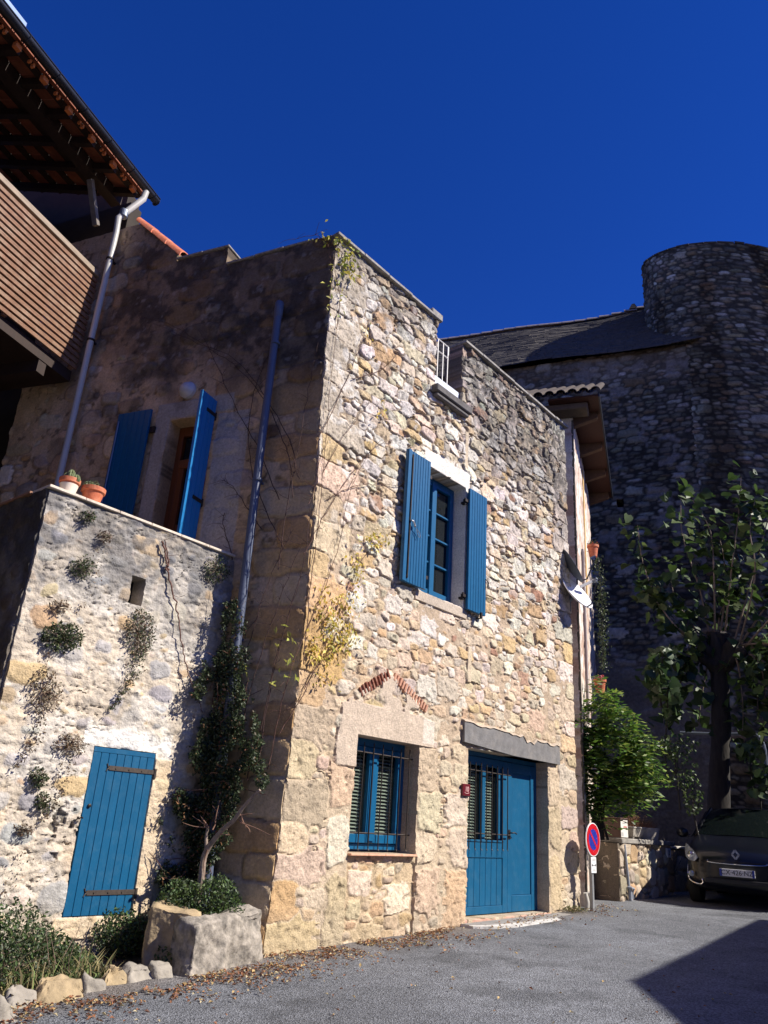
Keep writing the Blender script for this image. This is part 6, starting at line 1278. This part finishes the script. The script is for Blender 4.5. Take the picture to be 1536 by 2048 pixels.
leaves('big_leaves', np.array(Q), .215, [(0.035, 0.065, 0.018), (0.05, 0.095, 0.022), (0.025, 0.045, 0.016), (0.10, 0.14, 0.05), (0.07, 0.12, 0.03)], M_LEAF, tree, 171, 1, up=np.array([.3, -.3, .9]), shape='heart', droop=.8)
# ---- shrubs in the shaded garden
def cloud(name, label, cs, D, n, size, cols, seed, shape='heart', cat='shrub'):
    g_ = np.random.default_rng(seed); t = thing(name, label, cat, at_dist((cs[0][0], cs[0][1] + 60), D)); P = []
    for _ in range(n): x, y_, sx, sy = cs[g_.integers(0, len(cs))]; a = g_.uniform(0, 6.283); r_ = g_.uniform(0, 1) ** .5; P.append(at_dist((x + math.cos(a) * r_ * sx, y_ + math.sin(a) * r_ * sy), D + g_.uniform(-.5, .5)))
    leaves('foliage', np.array(P), size, cols, M_LEAF, t, seed, .7, shape=shape, droop=.6); m = MB()
    for x, y_, sx, sy in cs: m.tube(smooth_path([at_dist((x + g_.normal(0, 6), y_ + sy + 40), D), at_dist((x, y_ + sy * .5), D), at_dist((x, y_ - sy * .6), D)], 3), np.linspace(.02, .006, 7), 5)
    m.build('stems', M_DBARK, t); return t
cloud('broadleaf_shrub', 'dark shrub with large pale backed leaves left of the tree trunk', [(1325, 1315, 36, 22), (1318, 1350, 30, 26), (1335, 1400, 28, 40)], 16.2, 130, .20, [(0.05, 0.09, 0.03), (0.03, 0.06, 0.025), (0.09, 0.12, 0.07)], 181)
cloud('garden_shrub', 'low mixed green shrub in the shaded garden behind the bright bush', [(1350, 1490, 50, 22), (1355, 1540, 36, 40), (1385, 1590, 20, 40), (1330, 1500, 30, 20)], 16.0, 800, .07, GREEN_D + GREEN_M, 183, 'diamond')
cloud('wall_creeper', 'leafy creeper against the church wall at the right edge', [(1515, 1340, 30, 40), (1500, 1500, 26, 20), (1520, 1560, 24, 34)], 17.0, 180, .15, [(0.05, 0.09, 0.025), (0.035, 0.06, 0.02)], 185)
cp = thing('conduit_pipe', 'thin pale pipe bent down along the church wall behind the tree', 'pipe', at_dist((1380, 1466), 18.5)); m = MB(); m.tube(smooth_path([at_dist((1360, 1465), 18.5), at_dist((1440, 1468), 18.5), at_dist((1500, 1468), 18.5), at_dist((1518, 1474), 18.5), at_dist((1530, 1500), 18.5), at_dist((1534, 1560), 18.5)], 4), .03, 8); m.build('pipe', M_ZINC, cp, True)
gp = thing('garden_plants', 'wiry dark plant at the end of the garden wall', 'plant', FWL(10.4, -.1, .6)); m = MB()
for k in range(30): a = FWL(10.45, -.1, .5) + g.normal(0, .06, 3); e = a + np.array([g.normal(0, .15), g.normal(0, .15), g.uniform(.3, .85)]); m.tube(smooth_path([a, (a + e) / 2 + g.normal(0, .06, 3), e], 3), np.linspace(.006, .002, 7), 5)
m.build('stems', pmat('grey_stem', (.12, .11, .1), .9), gp)
# ================================================================ CAR
CAR_C = at_dist((1475, 1742), 14.9); CAR_C = np.array([CAR_C[0], CAR_C[1], gz(CAR_C[0], CAR_C[1])])
FK = Frame(CAR_C, 212.0 - 90, 90)                   # u: towards the right side of the picture, n: out of the bonnet
car = thing('parked_car', 'dark blue black minivan parked nose out in the shade by the church', 'car', CAR_C)
M_CAR = pmat('dark_car_paint', (0.004, 0.005, 0.010), .3, 0, var=.08, vs=6, spec=.35, coat=.25)
M_TRIM = pmat('black_trim', (0.012, 0.012, 0.013), .6); M_CHROME = pmat('chrome', (.75, .76, .78), .15, 1.0)
# body as a loft of cross sections from nose to tail: (n, half width, sill z, belt z, roof z, roof half width)
SEC = [(0.00, .52, .34, .62, .66, .42), (-.06, .68, .27, .72, .80, .56), (-.22, .81, .22, .84, .90, .66), (-.50, .87, .20, .90, .985, .70), (-.90, .89, .19, .97, 1.06, .72), (-1.05, .895, .19, 1.0, 1.12, .73), (-1.45, .90, .19, 1.02, 1.38, .68), (-1.85, .90, .19, 1.04, 1.555, .64), (-2.5, .90, .19, 1.05, 1.62, .63), (-3.4, .90, .19, 1.06, 1.60, .62), (-4.0, .88, .22, 1.06, 1.48, .60), (-4.25, .82, .3, 1.0, 1.2, .58)]
def ring(n_, hw, s, b, r_, rw):
    mid = (s + b) / 2; L = [(-hw * .86, s), (-hw * .98, s + .10), (-hw, mid), (-hw * .985, b - .08), (-hw * .94, b), (-(hw * .94 + rw) / 2, (b * .55 + r_ * .45) if r_ - b > .2 else b + (r_ - b) * .6), (-rw, r_ - .05 * min(1, (r_ - b) * 4)), (-rw * .8, r_ - .008), (-rw * .4, r_ + .012)]
    L = L + [(0, r_ + .018)] + [(-x, z) for x, z in L[::-1]]; return [FK(x, n_ - .10 * (x / .9) ** 2 * (1 if n_ > -.7 else 0), z) for x, z in L]
m = MB(); R_ = [ring(*s) for s in SEC]; k = len(R_[0])
for r_ in R_: m.v += [tuple(p) for p in r_]
for i in range(len(R_) - 1):
    for j in range(k - 1): a = i * k + j; m.f.append((a, a + 1, a + k + 1, a + k))
m.f.append(tuple(range(k))[::-1]); m.f.append(tuple((len(R_) - 1) * k + j for j in range(k)))
for i in range(len(R_) - 1): m.f.append((i * k, i * k + k, i * k + k + k - 1, i * k + k - 1))
body = m.build('body', M_CAR, car, True); sb_ = body.modifiers.new('sub', 'SUBSURF'); sb_.levels = 2; sb_.render_levels = 2
def cpt(x, n_, z): return FK(x, n_, z)
M_CGLASS = pmat('car_glass', (0.006, 0.009, 0.009), .08, 0, var=.05, spec=.4, coat=.0)
m = MB(); W = [(-.74, -.98, 1.075), (.74, -.98, 1.075), (.60, -1.76, 1.535), (-.60, -1.76, 1.535)]
nx = 10; ny = 6
for j in range(ny + 1):
    for i in range(nx + 1):
        s = i / nx; t = j / ny; x = (W[0][0] * (1 - s) + W[1][0] * s) * (1 - t) + (W[3][0] * (1 - s) + W[2][0] * s) * t; b_ = 1 - (2 * s - 1) ** 2; m.v.append(tuple(FK(x, -1.02 - .80 * t + .10 * b_ + .02, 1.07 + .475 * t + .03 * b_ * (1 - .3 * t) + .035 * math.sin(t * 3.14)))) 
for j in range(ny):
    for i in range(nx): a = j * (nx + 1) + i; m.f.append((a, a + 1, a + nx + 2, a + nx + 1))
ws = m.build('windscreen', M_CGLASS, car, True)
for s in (-1, 1):
    m = MB(); m.tube([FK(s * .78, -1.0, 1.06), FK(s * .70, -1.38, 1.33), FK(s * .62, -1.80, 1.55)], [.035, .032, .03], 8); m.build('windscreen_pillar', M_CAR, car, True)
    m = MB(); P4 = [(s * .895, -1.25, 1.05), (s * .905, -3.6, 1.09), (s * .70, -3.4, 1.50), (s * .72, -1.85, 1.50)]; m.poly([FK(*p) for p in P4]); m.build('side_window', M_CGLASS, car)
    # headlight: swept almond
    m = MB(); pts = [(.84, -.46, .93), (.78, -.36, .90), (.66, -.22, .79), (.60, -.13, .715), (.66, -.11, .66), (.76, -.20, .67), (.83, -.32, .72), (.865, -.45, .82)]
    cP = np.mean(np.array([FK(s * x, n_, z) for x, n_, z in pts]), 0) + FK.n * .06
    q = [FK(s * x, n_ + .045, z) for x, n_, z in pts]; i0 = len(m.v); m.v += [tuple(p) for p in q] + [tuple(cP)]
    for i in range(len(q)): m.f.append((i0 + i, i0 + (i + 1) % len(q), i0 + len(q)))
    hl = m.build('headlight', pmat('headlight_lens', (.32, .36, .40), .12, .3, var=.3, vs=20, spec=.8), car, True)
    m = MB(); m.lathe(FK(s * .73, -.19, .755), [(.06, 0), (.05, .02), (.0, .03)], 16, FK.u, Z, FK.n); m.build('headlight_bulb', M_CHROME, hl)
    m = MB(); m.tube(smooth_path([FK(s * .80, -.24, .60), FK(s * .80, -.22, .44), FK(s * .74, -.12, .36), FK(s * .60, -.03, .325), FK(s * .54, -.0, .35), FK(s * .55, -.01, .40)], 5), .010, 6); m.build('bumper_trim', M_CHROME, car, True)
    m = MB(); m.lathe(FK(s * .73, -.14, .47), [(.045, 0), (.045, .03), (.02, .04), (0, .04)], 14, FK.u, Z, FK.n); m.build('fog_lamp', MATS['headlight_lens'], car)
    m = MB(); c = FK(s * 1.02, -1.12, 1.10); m.lathe(c, [(.05, -.05), (.10, -.03), (.11, .03), (.07, .07), (0, .08)], 14, FK.u * .95, Z * .75, FK.n); m.tube([FK(s * .90, -1.12, 1.05), c], .025, 8); mi = m.build('wing_mirror', M_CAR, car, True)
    for n_ in (-.86, -3.45):
        m = MB(); c = FK(s * .80, n_, .315); m.lathe(c, [(.20, -.10), (.30, -.09), (.315, -.05), (.315, .05), (.30, .085), (.20, .09)], 28, FK.n, Z, FK.u * s); wh = m.build('wheel', pmat('tyre', (.015, .015, .015), .85), car, True)
        m = MB(); m.lathe(c + FK.u * s * .092, [(.2, -.01), (.195, .0), (.05, .012), (0, .014)], 20, FK.n, Z, FK.u * s); m.build('rim', M_ZINC, wh)
m = MB(); m.tube(smooth_path([FK(-.44, .0, .695), FK(-.40, .03, .665), FK(0, .065, .655), FK(.40, .03, .665), FK(.44, .0, .695)], 6), .007, 6); m.build('grille_strip', M_CHROME, car, True)
m = MB(); m.box(FK, -.50, .50, -.05, .045, .36, .43); m.build('lower_grille', M_TRIM, car, bevel=.01)
m = MB(); m.box(FK, -.26, .26, .04, .075, .475, .585); plt = m.build('number_plate', pmat('plate_white', lin(205, 205, 205), .4, var=.03), car, bevel=.004)
m = MB(); m.box(FK, -.259, -.222, .0751, .0765, .476, .584); m.box(FK, .222, .259, .0751, .0765, .476, .584); m.build('plate_band', pmat('plate_blue', lin(40, 60, 150), .4), plt)
text_mesh('CX·426·NZ', FK, 0, .53, .076, .098, 'plate_text', M_INK, plt)
em = FK(0, .062, .80)
m = MB()
for (a, b) in (((0, .068), (.052, 0)), ((.052, 0), (0, -.068)), ((0, -.068), (-.052, 0)), ((-.052, 0), (0, .068))): m.beam(em + FK.u * a[0] + Z * a[1], em + FK.u * b[0] + Z * b[1], .028, .02, FK.n)
m.build('diamond_emblem', M_CHROME, car)
m = MB(); m.tube(smooth_path([FK(-.45, -1.0, 1.09), FK(-.1, -1.06, 1.14), FK(.25, -1.10, 1.17)], 4), .009, 5); m.build('wiper', M_TRIM, car)
for s in (-1, 1):
    m = MB(); m.box(FK, s * .38 - .2, s * .38 + .2, -2.3, -2.15, .9, 1.35); m.build('seat', M_TRIM, car)
# ================================================================ UNSEEN HOUSES (across: cast the street shadows; behind: added to block sky light)
def shade_house(label, footprint, eave, apex, ridge_h, mat, roofmat):
    t = thing('unseen_house', label, 'house', (*np.mean(np.array(footprint), 0), 0)); m = MB(); n = len(footprint)
    for i in range(n): a, b = footprint[i], footprint[(i + 1) % n]; m.poly([(a[0], a[1], -1), (b[0], b[1], -1), (b[0], b[1], eave), (a[0], a[1], eave)])
    m.build('walls', mat, t); m = MB()
    A, B_, C, D = [np.array([*p, eave]) for p in footprint]; r0 = np.array([*apex[0], ridge_h]); r1 = np.array([*apex[1], ridge_h])
    th = np.array([0, 0, .12])
    for q_ in ([A, r0, r1, D], [r0, B_, C, r1]): m.poly(q_); m.poly([p + th for p in q_][::-1]);
    for a, b in ((A, r0), (r0, B_), (C, r1), (r1, D), (B_, C), (D, A)): m.poly([a, b, b + th, a + th])
    m.build('roof', roofmat, t); m = MB(); m.poly([A, B_, r0]); m.poly([C, D, r1]); m.build('gable', mat, t)
    for k in range(2):
        m = MB(); s = .33 + .34 * k; c = A * (1 - s) + B_ * s; ax = (B_ - A) / np.linalg.norm(B_ - A); nn = np.array([-ax[1], ax[0], 0]); cen = np.mean(np.array([A, B_, C, D]), 0); nn = nn if (c - cen) @ nn > 0 else -nn
        for zz in (1.0, 3.4): p = np.array([c[0], c[1], zz]); m.hexa([p - ax * .45 - nn * .1, p + ax * .45 - nn * .1, p + ax * .45 + nn * .05, p - ax * .45 + nn * .05, p - ax * .45 - nn * .1 + Z * 1.3, p + ax * .45 - nn * .1 + Z * 1.3, p + ax * .45 + nn * .05 + Z * 1.3, p - ax * .45 + nn * .05 + Z * 1.3])
        m.build('shutters', M_BLUE2, t)
M_FH = pmat('warm_render', (0.45, 0.38, 0.28), .95, var=.2, vs=4, bump=.4)
tipg = ground((1250, 1965)); k_ = 1 / math.tan(math.radians(SUN_EL)); away = np.array([math.sin(_a), math.cos(_a)])
def lift(g2, z): return np.array([g2[0], g2[1]]) + away * (z - tipg[2]) * k_
g1 = ground((1536, 1840)); g2 = ground((1372, 2048)); d1_ = (g1 - tipg)[:2]; d2_ = (g2 - tipg)[:2]
ap = lift(tipg, 7.13); c1 = g1[:2] + away * (5.2 - g1[2]) * k_; c2 = lift(tipg[:2] + d2_ / np.linalg.norm(d2_) * 4.2, 5.2)
bk = np.array([9.0, -3.0]); shade_house('stone house across the street whose gable shades the road', [tuple(c1), tuple(c2), tuple(c2 + bk), tuple(c1 + bk)], 5.2, [tuple(ap), tuple(ap + bk)], 7.0, M_FH, M_TILEU)
s0 = ground((1300, 1787)); s1 = ground((1530, 1813)); dd_ = (s1 - s0)[:2]; dd_ /= np.linalg.norm(dd_); HZ = 8.5
e0_ = lift(s0[:2] - dd_ * 0.15, HZ); e1_ = lift(s0[:2] + dd_ * 6.5, HZ); bk = np.array([dd_[1] * -1, dd_[0]]) ; bk = bk if bk @ np.array([0.6, 1.0]) > 0 else -bk; bk = bk * 9
shade_house('tall house at the street corner that shades the parked car', [tuple(e0_), tuple(e1_), tuple(e1_ + bk), tuple(e0_ + bk)], HZ, [tuple((e0_ + e1_) / 2 + bk * .3), tuple((e0_ + e1_) / 2 + bk * .7)], HZ + 1.2, M_FH, M_TILEU)

bh = [((-16, -6.5), (-4.5, -8.5), 9.5, 'long plain house added behind the viewer to block sky light, left one'), ((-3.5, -9), (7, -8), 10.5, 'tall plain house added behind the viewer to block sky light, right one')]  # unseen houses added to keep sky light off the shaded walls
for a, b, hz_, lab in bh:
    a = np.array(a); b = np.array(b); t_ = (b - a) / np.linalg.norm(b - a); bk = np.array([t_[1], -t_[0]]) * 8; r_ = (a + b) / 2
    shade_house(lab, [tuple(a), tuple(a + bk), tuple(b + bk), tuple(b)], hz_, [tuple(a + bk * .5), tuple(b + bk * .5)], hz_ + 2.5, M_FH, M_TILEU)
